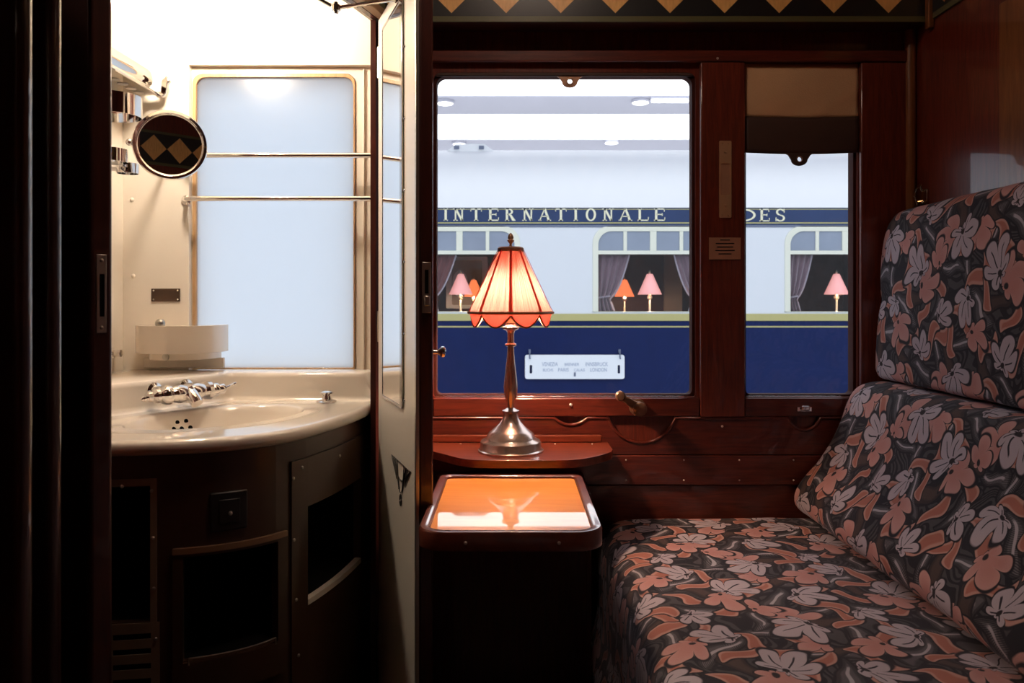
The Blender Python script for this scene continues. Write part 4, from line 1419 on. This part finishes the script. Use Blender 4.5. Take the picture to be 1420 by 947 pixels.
# hook on the side wall above the seat back
hk_ = thing('wall_hook', (XR, -.055, 1.25), 'brass hook on the side wall behind the seat back', 'hook')
MB().box(XR - .004, XR - .0003, -.075, -.035, 1.225, 1.262).build('plate', 'hook_metal', hk_, bevel=.001)
MB().tube([(XR - .004, -.055, 1.235), (XR - .02, -.058, 1.232), (XR - .026, -.06, 1.245), (XR - .024, -.062, 1.262), (XR - .012, -.06, 1.272), (XR - .006, -.055, 1.258)], .003, 10).build('hook', 'hook_metal', hk_)
MB().ball((XR - .010, -.045, 1.229), .006).ball((XR - .010, -.072, 1.229), .006).build('stud', 'hook_metal', hk_)

# ================================================================== THE SEAT
def sofa_loft(profile, y_near, y_far, n_len, r_end, amp, name, parent, seed, vo=0.0, shear=0.0):
    """cloth-covered cushion: a closed profile (x,z) lofted along the cabin, rounded at the window end"""
    pts = [Vector((p.x, p.y)) for p in profile]
    n = len(pts)
    cen = sum(pts, Vector((0, 0))) / n
    arc = [0.0]
    for i in range(n):
        arc.append(arc[-1] + (pts[(i + 1) % n] - pts[i]).length)
    st = [(lerp(y_near, y_far - r_end, i / n_len), 0.0) for i in range(n_len + 1)]
    for k in range(1, 7):
        a = pi / 2 * k / 6
        st.append((y_far - r_end + r_end * sin(a), r_end * (1 - cos(a)) * .8))
    mb = MB()
    uvl = mb.bm.loops.layers.uv.new('UVMap')
    rows = []
    for y, ins in st:
        row = []
        for p in pts:
            q = p - cen
            L = q.length
            q = cen + q * max(.2, (L - ins) / L)
            nz = noise.noise(Vector((q.x * 7 + seed, y * 7, q.y * 7))) * amp + noise.noise(Vector((q.x * 19 + seed, y * 19, q.y * 19))) * amp * .35
            q = q + (p - cen).normalized() * nz
            row.append(mb.bm.verts.new(Vector((q.x, y, q.y))))
        rows.append(row)
    for k in range(len(rows) - 1):
        for i in range(n):
            j = (i + 1) % n
            f = mb.quad([rows[k][i], rows[k][j], rows[k + 1][j], rows[k + 1][i]])
            if f:
                for lp, (kk, aa) in zip(f.loops, ((k, arc[i]), (k, arc[i + 1]), (k + 1, arc[i + 1]), (k + 1, arc[i]))):
                    lp[uvl].uv = (st[kk][0] + shear * aa, aa + vo)
    for row in (rows[0], rows[-1]):
        f = mb.quad(row)
        if f:
            for lp in f.loops:
                lp[uvl].uv = (lp.vert.co.x + .1, lp.vert.co.z + vo)
            bmesh.ops.triangulate(mb.bm, faces=[f])
    return mb.build(name, 'fabric', parent, smooth_angle=80)


def prof_curve(pts, n):
    return spline(pts, n)


sofa = thing('bench_seat', (.6, -.95, 0), 'floral upholstered bench seat with high padded back along the side wall', 'seat')
pf = prof_curve([(.985, .10), (.60, .10), (.215, .10), (.207, .25), (.208, .38), (.218, .425), (.245, .450), (.30, .459), (.55, .464), (.80, .459), (.985, .455)], 110)
sofa_loft(pf, -1.86, -.020, 90, .030, .004, 'seat_cushion', sofa, 1.3)
pf = prof_curve([(.985, .470), (.83, .468), (.745, .466), (.706, .480), (.690, .508), (.703, .545), (.752, .607), (.800, .690), (.826, .757), (.848, .786), (.885, .797), (.935, .795), (.985, .785)], 90)
sofa_loft(pf, -1.86, -.026, 90, .022, .005, 'lower_back_cushion', sofa, 4.1, vo=.17)
pf = prof_curve([(.985, .800), (.93, .800), (.893, .806), (.888, .83), (.892, .95), (.900, 1.08), (.910, 1.155), (.925, 1.195), (.950, 1.214), (.985, 1.218)], 70)
sofa_loft(pf, -1.86, -.035, 90, .030, .004, 'upper_back_cushion', sofa, 8.7, vo=.06)
MB().box(.24, .98, -1.86, -.03, .0, .095).build('plinth', 'dark_mahogany', sofa)

# ================================================================== OUTSIDE THE WINDOW
D0 = 9.0
def zq(py, d=D0):
    return 1 + (413 - py) / F * d
def xq(px, d=D0):
    return (px - 710) / F * d
Y0 = D0 - 2.0
car = thing('railway_carriage', (1.5, Y0, -.9), 'blue and white railway carriage standing across the platform', 'railway carriage')
CX0, CX1 = -6.0, 9.0
WC = [-2.75, -.59, 1.585, 3.74, 5.9]
HWD = .645
zs0, zs1 = .845, 1.775
mb = MB()
mb.plate([(CX0, .822), (CX1, .822), (CX1, 1.793), (CX0, 1.793)], [rrect(c - HWD, c + HWD, zs0, zs1, .17, .002) for c in WC], Y0, Y0 + .06)
mb.build('side_panel', 'coach_white', car)
MB().box(CX0, CX1, Y0 - .006, Y0 + .06, 1.817, 2.010).build('name_band', 'coach_band', car, bevel=.003)
MB().box(CX0, CX1, Y0 - .012, Y0 + .06, 1.7935, 1.8165).build('band_moulding', 'coach_grey', car, bevel=.004)
MB().box(CX0, CX1, Y0 - .008, Y0 - .0062, 1.834, 1.846).box(CX0, CX1, Y0 - .008, Y0 - .0062, 1.990, 1.996).build('band_line', 'coach_gold', car)
MB().box(CX0, CX1, Y0 - .012, Y0 + .06, .742, .8215).build('waist_band', 'coach_gold', car, bevel=.004)
MB().box(CX0, CX1, Y0, Y0 + .06, -.75, .7415).build('lower_panel', 'coach_blue', car)
MB().box(CX0, CX1, Y0 - .002, Y0 - .0002, .668, .684).build('waist_line', 'coach_gold', car)
roof = [(Y0 - .02, 2.0105), (Y0 - .005, 2.20), (Y0 + .10, 2.44), (Y0 + .38, 2.655), (Y0 + .85, 2.81), (Y0 + 1.4, 2.88), (Y0 + 2.0, 2.81), (Y0 + 2.5, 2.62), (Y0 + 2.8, 2.3), (Y0 + 2.85, 2.0)]
rr_ = [(p.x, p.y) for p in spline([Vector(p) for p in roof], 40)]
YZ = Matrix(((0, 0, 1, 0), (1, 0, 0, 0), (0, 1, 0, 0), (0, 0, 0, 1)))
mb = MB(); mb.prism(rr_, CX0, CX1, YZ); mb.build('roof', 'coach_roof', car)
vx = xq(652, 9.8)
mb = MB(); mb.prism([(vx - .29, 2.775), (vx + .30, 2.775), (vx + .18, 2.865), (vx - .17, 2.865)], Y0 + .72, Y0 + 1.2)
vb = mb.build('roof_vent', 'coach_roof', car)
for a_ in (vx - .19, vx + .11):
    MB().box(a_, a_ + .06, Y0 + .70, Y0 + .7199, 2.80, 2.84).build('vent_lug', 'coach_grey', vb)
# inner shell of the coach
MB().box(CX0, CX1, Y0 + 2.6, Y0 + 2.66, -.2, 2.0).box(CX0, CX1, Y0 + .07, Y0 + 2.6, -.2, -.1).box(CX0, CX1, Y0 + .07, Y0 + 2.6, 1.94, 2.0).build('inner_shell', 'coach_inside', car)
for x in [(a + b) / 2 for a, b in zip(WC, WC[1:])]:
    MB().box(x - .03, x + .03, Y0 + .5, Y0 + 2.6, -.1, 1.94).build('inner_partition', 'coach_inside', car)
MB().box(xq(921, 11.2), xq(946, 11.2), Y0 + 2.2, Y0 + 2.24, -.1, 1.75).build('inner_door', 'beige', car)
# windows: frame, four ventilator panes and a big pane each
win = None
for c in WC:
    f = MB().ring(rrect(c - HWD - .035, c + HWD + .035, zs0 - .004, zs1 + .035, .20, .004, 10), rrect(c - HWD + .028, c + HWD - .028, zs0 + .002, zs1 - .028, .15, .004, 10), Y0 - .012, Y0 + .02)
    f.box(c - HWD + .01, c + HWD - .01, Y0 - .010, Y0 + .02, 1.488, 1.530)
    for x, w in ((c - .315, .020), (c, .036), (c + .315, .020)):
        f.box(x - w, x + w, Y0 - .008, Y0 + .02, 1.530, zs1 - .02)
    fo = f.build('window_frame', 'coach_cream', car, bevel=.004)
    for k in range(4):
        a, b = (c - .615, c - .335, ), (c - .295, c - .036)
        xa, xb = ((c - .620, c - .335), (c - .295, c - .036), (c + .036, c + .295), (c + .335, c + .620))[k]
        rl = rrect(xa, xb, 1.531, zs1 - .027, .002, .002, 4)
        if k == 0:
            rl = [p for p in rl if not (p[0] < xa + .13 and p[1] > zs1 - .157)]
            rl = [(xb, 1.531), (xb, zs1 - .027)] + [(xa + .15 + .15 * cos(pi / 2 + pi / 2 * i / 8), zs1 - .177 + .15 * sin(pi / 2 + pi / 2 * i / 8)) for i in range(9)] + [(xa, 1.531)]
        if k == 3:
            rl = [(xa, 1.531), (xb, 1.531)] + [(xb - .15 + .15 * cos(pi / 2 * i / 8), zs1 - .177 + .15 * sin(pi / 2 * i / 8)) for i in range(9)] + [(xa, zs1 - .027)]
        MB().prism(rl, Y0 + .006, Y0 + .012).build('vent_pane', 'ventlight', fo)
    MB().box(c - HWD + .02, c + HWD - .02, Y0 + .010, Y0 + .014, zs0 + .002, 1.488).build('pane', 'glass', fo)


# gilt letters of the name band
def glyph(mb, ch, x0, x1, z0, z1, y0, y1):
    W, H = x1 - x0, z1 - z0
    st = .026 if W > .09 else .026
    sf, st_h = .011, .010           # serif reach and thickness

    def bar(ax, bx, az, bz):
        mb.box(x0 + ax, x0 + bx, y0, y1, z0 + az, z0 + bz)

    def stem(c):
        bar(c - st / 2, c + st / 2, 0, H)

    def serif(c, z, reach=None):
        r = reach or (st / 2 + sf)
        bar(c - r, c + r, z, z + st_h)

    def slant(ax, bx, w):
        mb.prism([(x0 + ax - w / 2, z0), (x0 + ax + w / 2, z0), (x0 + bx + w / 2, z1), (x0 + bx - w / 2, z1)], y0, y1)

    def arc(cx, cz, rx, rz, a0, a1, w, n=18):
        o = [(x0 + cx + rx * cos(lerp(a0, a1, i / n)), z0 + cz + rz * sin(lerp(a0, a1, i / n))) for i in range(n + 1)]
        q = [(x0 + cx + (rx - w) * cos(lerp(a0, a1, i / n)), z0 + cz + (rz - w * .6) * sin(lerp(a0, a1, i / n))) for i in range(n + 1)]
        for i in range(n):
            mb.prism([o[i], o[i + 1], q[i + 1], q[i]], y0, y1)
    l, r_, m_ = st / 2 + sf, W - st / 2 - sf, W / 2
    if ch == 'I':
        stem(m_); serif(m_, 0); serif(m_, H - st_h)
    elif ch == 'N':
        bar(l - .008, l + .008, 0, H); bar(r_ - .008, r_ + .008, 0, H); slant(r_, l, st)
        serif(l, 0); serif(l - .004, H - st_h); serif(r_, H - st_h)
    elif ch == 'T':
        stem(m_); serif(m_, 0); bar(0, W, H - st_h * 1.3, H); bar(0, .008, H - .034, H); bar(W - .008, W, H - .034, H)
    elif ch == 'E':
        stem(l); bar(0, W, 0, st_h * 1.2); bar(0, W - .006, H - st_h * 1.2, H); bar(l, W * .72, H * .48, H * .48 + st_h)
        bar(W - .008, W, 0, .038); bar(W - .014, W - .006, H - .034, H); bar(W * .70, W * .70 + .008, H * .40, H * .62)
    elif ch == 'L':
        stem(l); serif(l, H - st_h); bar(0, W, 0, st_h * 1.2); bar(W - .008, W, 0, .042)
    elif ch == 'A':
        slant(.010, m_, .012); slant(W - .018, m_, st); bar(W * .22, W * .76, H * .32, H * .32 + st_h)
        bar(-.004, .028, 0, st_h); bar(W - .040, W + .006, 0, st_h)
    elif ch == 'R':
        stem(l); serif(l, 0); bar(0, l + st, H - st_h, H); arc(l + .012, H * .74, W * .48, H * .26, -pi / 2, pi / 2, .022)
        bar(l, l + .02, H * .48, H * .48 + st_h); bar(l, l + .02, H - st_h, H); slant(W - .018, W * .48, .024) if False else mb.prism([(x0 + W - .034, z0), (x0 + W + .004, z0), (x0 + W * .62, z0 + H * .5), (x0 + W * .40, z0 + H * .5)], y0, y1)
    elif ch == 'D':
        stem(l); arc(l, H / 2, W - l, H / 2, -pi / 2, pi / 2, .026); bar(0, l, 0, st_h); bar(0, l, H - st_h, H)
    elif ch == 'O':
        arc(m_, H / 2, m_, H / 2 + .003, 0, 2 * pi, .024, 32)
    elif ch == 'S':
        arc(m_, H * .74, m_ * .88, H * .27, pi * .12, pi * 1.5, .022); arc(m_, H * .255, m_ * .95, H * .27, -pi * .88, pi * .5, .022)
        bar(W - .016, W - .008, H * .70, H); bar(.002, .010, 0, H * .32)


WORD = (('I', 118, 140), ('N', 165, 216), ('T', 245, 298), ('E', 328, 378), ('R', 406, 455), ('N', 488, 540), ('A', 565, 620), ('T', 642, 695), ('I', 728, 748), ('O', 785, 833), ('N', 864, 915), ('A', 941, 1000), ('L', 1028, 1080), ('E', 1105, 1157))
zl0, zl1 = zq(306.2), zq(289.2)
for ch, a, b in WORD:
    mb = MB()
    glyph(mb, ch, xq(580 + a / 3.381, D0), xq(580 + b / 3.381, D0), zl0, zl1, Y0 - .010, Y0 - .0061)
    mb.build('letter', 'letter', car)
for ch, a, b in (('D', 1027.5, 1047.5), ('E', 1053, 1067), ('S', 1075, 1088.5)):
    mb = MB()
    glyph(mb, ch, xq(a, D0), xq(b, D0), zl0 - .006, zl1 - .004, Y0 - .010, Y0 - .0061)
    mb.build('letter', 'letter', car)

# destination board hung on the blue panel
bx0_, bx1_, bz0, bz1 = xq(728, 8.97), xq(866, 8.97), zq(525.5, 8.97), zq(492, 8.97)
bd = thing('destination_board', ((bx0_ + bx1_) / 2, Y0 - .02, bz0), 'white destination board with city names on the blue carriage side', 'sign')
mb = MB()
mb.plate(rrect(bx0_, bx1_, bz0, bz1, .025, .025, 5), [rrect(xq(734.5, 8.97), xq(738, 8.97), zq(518, 8.97), zq(506, 8.97), .012, .012, 4), rrect(xq(856.5, 8.97), xq(860, 8.97), zq(518, 8.97), zq(506, 8.97), .012, .012, 4)], Y0 - .034, Y0 - .014)
mb.build('plate', 'board', bd)
for px in (734.5, 859.5):
    x = xq(px, 8.97)
    MB().box(x - .012, x + .012, Y0 - .0125, Y0 - .0002, bz1 + .02, bz1 + .06).build('board_hook', 'coach_grey', car)
    MB().tube([(x, Y0 - .023, bz1 + .04), (x, Y0 - .045, bz1 + .03), (x, Y0 - .047, bz1 - .03), (x + .005, Y0 - .044, bz1 - .045)], .008, 8).build('hanger', 'coach_grey', bd)
xk = xq(797, 8.97)
MB().box(xk - .010, xk + .010, Y0 - .040, Y0 - .0342, bz0 + .03, bz0 + .075).build('clip', 'coach_grey', bd)


def text_mesh(parent, txt, px0, px1, py_base, h_px, d, y, mat):
    cu = bpy.data.curves.new('words', 'FONT')
    cu.body = txt; cu.size = 1.0; cu.extrude = .0; cu.align_x = 'LEFT'
    ob = bpy.data.objects.new('words', cu)
    COL.objects.link(ob)
    dg = bpy.context.evaluated_depsgraph_get(); dg.update()
    me = bpy.data.meshes.new_from_object(ob.evaluated_get(dg))
    bpy.data.objects.remove(ob)
    xs = [v.co.x for v in me.vertices]; ys = [v.co.y for v in me.vertices]
    sx = (xq(px1, d) - xq(px0, d)) / (max(xs) - min(xs)); sz = (h_px / F * d) / (max(ys) - min(ys))
    off = parent.location
    bm = bmesh.new(); bm.from_mesh(me)
    for v in bm.verts:
        v.co = Vector((xq(px0, d) + (v.co.x - min(xs)) * sx - off.x, y - off.y, zq(py_base, d) + (v.co.y - min(ys)) * sz - off.z))
    ext = bmesh.ops.extrude_face_region(bm, geom=bm.faces[:])
    bmesh.ops.translate(bm, verts=[g for g in ext['geom'] if isinstance(g, bmesh.types.BMVert)], vec=(0, -.002, 0))
    bmesh.ops.recalc_face_normals(bm, faces=bm.faces[:])
    m2 = bpy.data.meshes.new('lettering'); bm.to_mesh(m2); bm.free()
    bpy.data.meshes.remove(me)
    m2.materials.append(M[mat])
    o = bpy.data.objects.new('lettering', m2); COL.objects.link(o); o.parent = parent
    return o


for txt, a, b, base, h in (('VENEZIA', 751.5, 773.5, 507.5, 5.2), ('BRENNER', 783, 803, 507.2, 4.0), ('INNSBRUCK', 812, 843, 507.5, 5.2),
                           ('BUCHS', 753, 767, 515, 4.0), ('PARIS', 774, 788.5, 515.2, 5.0), ('CALAIS', 796, 811, 515, 4.0), ('LONDON', 818.5, 841.5, 515.2, 5.0)):
    text_mesh(bd, txt, a, b, base, h, 8.97, Y0 - .0342, 'board_ink')


# curtains, tables and lamps in the coach windows
def curtain(name, xa, dirn, w0, label, mat='velvet', grp='curtains in the carriage windows'):
    """hangs from 1.49 m, tied back at one side; xa is the outer edge, dirn the way it reaches into the window"""
    o = thing(name, (xa, Y0 + .07, .86), label, 'curtain', grp)
    zt2, zb2, zt1 = 1.485, .850, 1.0

    def width(z):
        if z > zt1:
            t = (z - zt1) / (zt2 - zt1)
            return lerp(w0 * .40, w0, t ** .55)
        return lerp(w0 * .55, w0 * .40, (z - zb2) / (zt1 - zb2))

    def fn(u, v):
        z = lerp(zt2, zb2, v)
        w = width(z)
        return Vector((xa + dirn * w * u, Y0 + .075 + .022 * sin(u * 26 + .6 * sin(v * 3)) * (.6 + .4 * v) + .02 * u, z))
    MB().grid(fn, 60, 24).build('cloth', mat, o, smooth_angle=80, solid=.003)
    MB().tube([fn(1.0, i / 24) + Vector((0, -.006, 0)) for i in range(25)], .009, 8).build('edging', 'velvet_lining', o)
    tz_ = (zt2 - zt1) / (zt2 - zb2)
    MB().tube([fn(i / 12, tz_) + Vector((0, -.03, .02 * (i / 12))) for i in range(13)], .010, 8).build('tie_back', 'velvet_lining', o)
    return o


curtain('curtain', 1.585 - HWD + .02, 1, .37, 'mauve curtain tied back at the left of the middle carriage window')
curtain('curtain', 1.585 + HWD - .02, -1, .37, 'mauve curtain at the right of the middle carriage window')
curtain('curtain', 3.74 - HWD + .02, 1, .29, 'mauve curtain tied back in the carriage window seen through the narrow window')
curtain('curtain', -.59 - HWD + .15, 1, .45, 'maroon curtain in the carriage window beside the table lamp', 'velvet_red')


def coach_lamp(x, y, label, mat, zb=.735, s=1.0):
    o = thing('carriage_lamp', (x, y, zb), label, 'lamp', 'small lit lamps inside the carriage')
    L = (x, y, zb)
    MB().lathe([(.075 * s, 0), (.075 * s, .02 * s), (.03 * s, .035 * s), (.014 * s, .06 * s), (.012 * s, .24 * s), (.030 * s, .26 * s), (.030 * s, .285 * s), (.018 * s, .29 * s), (.018 * s, .305 * s)], L, (0, 0, 1), 20).build('stem', 'lamp_brass', o)
    MB().lathe([(.137 * s, .305 * s), (.036 * s, .535 * s), (.034 * s, .54 * s), (.0, .545 * s)], L, (0, 0, 1), 28, cap=False).build('lamp_shade', mat, o, solid=.002)
    MB().lathe([(.006 * s, .54 * s), (.014 * s, .56 * s), (.010 * s, .575 * s), (0, .59 * s)], L, (0, 0, 1), 12).build('finial', 'lamp_brass', o)
    return o


def coach_table(x, y, w, label):
    o = thing('carriage_table', (x, y, -.1), label, 'table', 'small wooden tables inside the carriage')
    MB().box(x - w, x + w, y - .16, y + .20, .705, .734).build('table_top', 'shelf_wood', o, bevel=.004)
    MB().lathe([(.12, 0), (.12, .02), (.03, .05), (.03, .80), (.08, .804)], (x, y, -.099), (0, 0, 1), 20).build('pedestal', 'coach_inside', o)
    return o


xp = xq(901, 9.3); coach_table(xp, 7.32, .30, 'wooden table under the pink lamp in the middle carriage window'); coach_lamp(xp, 7.30, 'pink shaded lamp in the middle carriage window', 'coach_shade')
xp = xq(866, 10.4); coach_table(xp, 8.42, .26, 'wooden table under the orange lamp behind the mauve curtain'); coach_lamp(xp, 8.40, 'orange lit lamp beside the mauve curtain in the middle carriage window', 'coach_shade_o', .735, .92)
xp = xq(639, 9.35); coach_table(xp, 7.37, .28, 'wooden table under the pink lamp before the oval mirror'); coach_lamp(xp, 7.35, 'pink shaded lamp before the oval mirror in the left carriage window', 'coach_shade')
xp = xq(657, 10.5); coach_table(xp, 8.52, .26, 'wooden table under the orange lamp in the left carriage window'); coach_lamp(xp, 8.50, 'orange lit lamp in the left carriage window', 'coach_shade_o', .735, .92)
xp = xq(1160, 9.3); coach_table(xp, 7.32, .28, 'wooden table in the carriage window seen through the narrow window'); coach_lamp(xp, 7.30, 'pink lamp in the carriage window seen through the narrow window', 'coach_shade')
# oval mirror and pale window posts on the far side of the left compartment
xa, xb = xq(623, 11.2), xq(671, 11.2)
fwn = MB().ring(rrect(xa - .05, xb + .05, .85, 1.58, .02, .02, 3), rrect(xa + .03, xb - .03, .90, 1.53, .02, .02, 3), Y0 + 2.26, Y0 + 2.33).build('far_frame', 'coach_white', car)
MB().box(xa, xb, Y0 + 2.290, Y0 + 2.298, .88, 1.55).build('far_pane', 'beige', fwn)
ov = thing('oval_mirror', (xq(637, 11.15), Y0 + 2.289, 1.19), 'oval mirror with its reflection painted white behind the pink lamp in the left carriage window', 'mirror')
MB().lathe([(.105, 0), (.108, .012), (.098, .016)], (xq(637, 11.15), Y0 + 2.289, 1.20), (0, -1, 0), 36, 1.75).build('oval_reflection', 'board', ov)  # plain white face stands in for the mirror's bright reflection

# station roof: luminous panels between soffit strips, with lamps; platform between the trains
ZS = 4.2
def station(y0, y1, name, mat, z0=ZS, z1=ZS + .05):
    o = MB().box(-14, 16, y0, y1, z0, z1).build(name, mat)
    o['kind'] = 'structure'
    return o
station(.8, 9.2, 'ceiling_soffit', 'soffit')
station(9.2, 10.65, 'ceiling_skylight', 'skylight')
station(10.65, 11.90, 'ceiling_soffit', 'soffit', ZS - .02)
station(11.90, 14.15, 'ceiling_skylight', 'skylight')
station(14.15, 15.8, 'ceiling_soffit', 'soffit', ZS - .02)
station(15.8, 22.0, 'ceiling_skylight', 'skylight')
MB().box(-14, 16, .35, Y0 - .35, -1.0, -.9).build('platform', 'platform')['kind'] = 'structure'
MB().box(-14, 16, Y0 - .35, 24, -1.9, -1.8).build('track_bed', 'platform')['kind'] = 'structure'
first = None
for px, py, lb in ((617, 140.5, 'round ceiling lamp at the left of the nearer station soffit'), (888, 139.5, 'round ceiling lamp beside the tube light on the nearer station soffit'),
                   (637, 197.5, 'round ceiling lamp on the farther station soffit above the roof vent'), (848, 196, 'round ceiling lamp at the right of the farther station soffit')):
    d = (ZS - .03 - 1.0) * F / (413 - py)
    p = P(px, py, d)
    if first is None:
        o = thing('station_lamp', (p.x, p.y, ZS - .02), lb, 'ceiling lamp', 'round lamps in the station ceiling')
        MB().lathe([(.15, 0), (.15, -.05), (.135, -.05), (.135, -.02)], o.location, (0, 0, 1), 28, cap=False).build('housing', 'soffit', o)
        MB().lathe([(.134, -.03), (.12, -.055), (.06, -.065), (0, -.066)], o.location, (0, 0, 1), 28).build('lens', 'downlight', o)
        first = o
    else:
        o = copy_tree(first)
        o.location = (p.x, p.y, ZS - .02)
        o['label'] = lb
d = (ZS - .05 - 1.0) * F / (413 - 138)
xa, xb = xq(902, d), xq(956, d)
tl = thing('tube_light', ((xa + xb) / 2, d - 2, ZS - .02), 'long tube light on the nearer station soffit', 'tube light')
MB().box(xa, xb, d - 2.07, d - 1.93, ZS - .05, ZS - .0202).build('housing', 'soffit', tl)
MB().cyl((xa + .02, d - 2, ZS - .075), (xb - .02, d - 2, ZS - .075), .025, 14).build('tube', 'downlight', tl)

# ================================================================== LIGHT AND CAMERA
w = bpy.data.worlds.new('station_air'); SC.world = w; w.use_nodes = True
bg = w.node_tree.nodes['Background']
bg.inputs['Color'].default_value = (.80, .88, 1.0, 1); bg.inputs['Strength'].default_value = .95


def area(name, loc, rot, sx, sy, power, col):
    l = bpy.data.lights.new(name, 'AREA'); l.shape = 'RECTANGLE'; l.size = sx; l.size_y = sy; l.energy = power; l.color = col
    o = bpy.data.objects.new(name, l); COL.objects.link(o); o.location = loc; o.rotation_euler = rot
    return o


for nm, loc, e in (('carriage_bulb', (xq(901, 9.3), 7.28, 1.01), 30.0), ('carriage_bulb', (xq(866, 10.4), 8.38, 1.0), 36.0), ('carriage_bulb', (xq(639, 9.35), 7.33, 1.01), 30.0),
                   ('carriage_bulb', (xq(657, 10.5), 8.48, 1.0), 36.0), ('carriage_bulb', (xq(1160, 9.3), 7.28, 1.01), 30.0)):
    pl = bpy.data.lights.new(nm, 'POINT'); pl.energy = e; pl.color = (1.0, .62, .36); pl.shadow_soft_size = .03
    po = bpy.data.objects.new(nm, pl); COL.objects.link(po); po.location = loc
area('station_light', (1.5, 3.6, 4.15), (0, 0, 0), 16, 4.0, 330, (.92, .96, 1.0))

cam = bpy.data.cameras.new('camera'); co = bpy.data.objects.new('camera', cam); COL.objects.link(co)
co.location = (0, -2.0, 1.0); co.rotation_euler = (pi / 2, 0, 0)
cam.sensor_fit = 'HORIZONTAL'; cam.sensor_width = 36.0; cam.lens = F / 1420 * 36.0
cam.shift_y = -60.5 / 1420
cam.clip_start = .05; cam.clip_end = 200
cam.dof.use_dof = True; cam.dof.focus_distance = 1.95; cam.dof.aperture_fstop = 9.0
SC.camera = co
SC.view_settings.view_transform = 'Standard'; SC.view_settings.look = 'None'
SC.view_settings.exposure = 0.0; SC.view_settings.gamma = 1.0
SC.view_settings.use_curve_mapping = False
SC.cycles.max_bounces = 10; SC.cycles.diffuse_bounces = 5; SC.cycles.transparent_max_bounces = 16
SC.cycles.use_denoising = True
SC.cycles.sample_clamp_indirect = 6.0
SC.cycles.caustics_reflective = False; SC.cycles.caustics_refractive = False
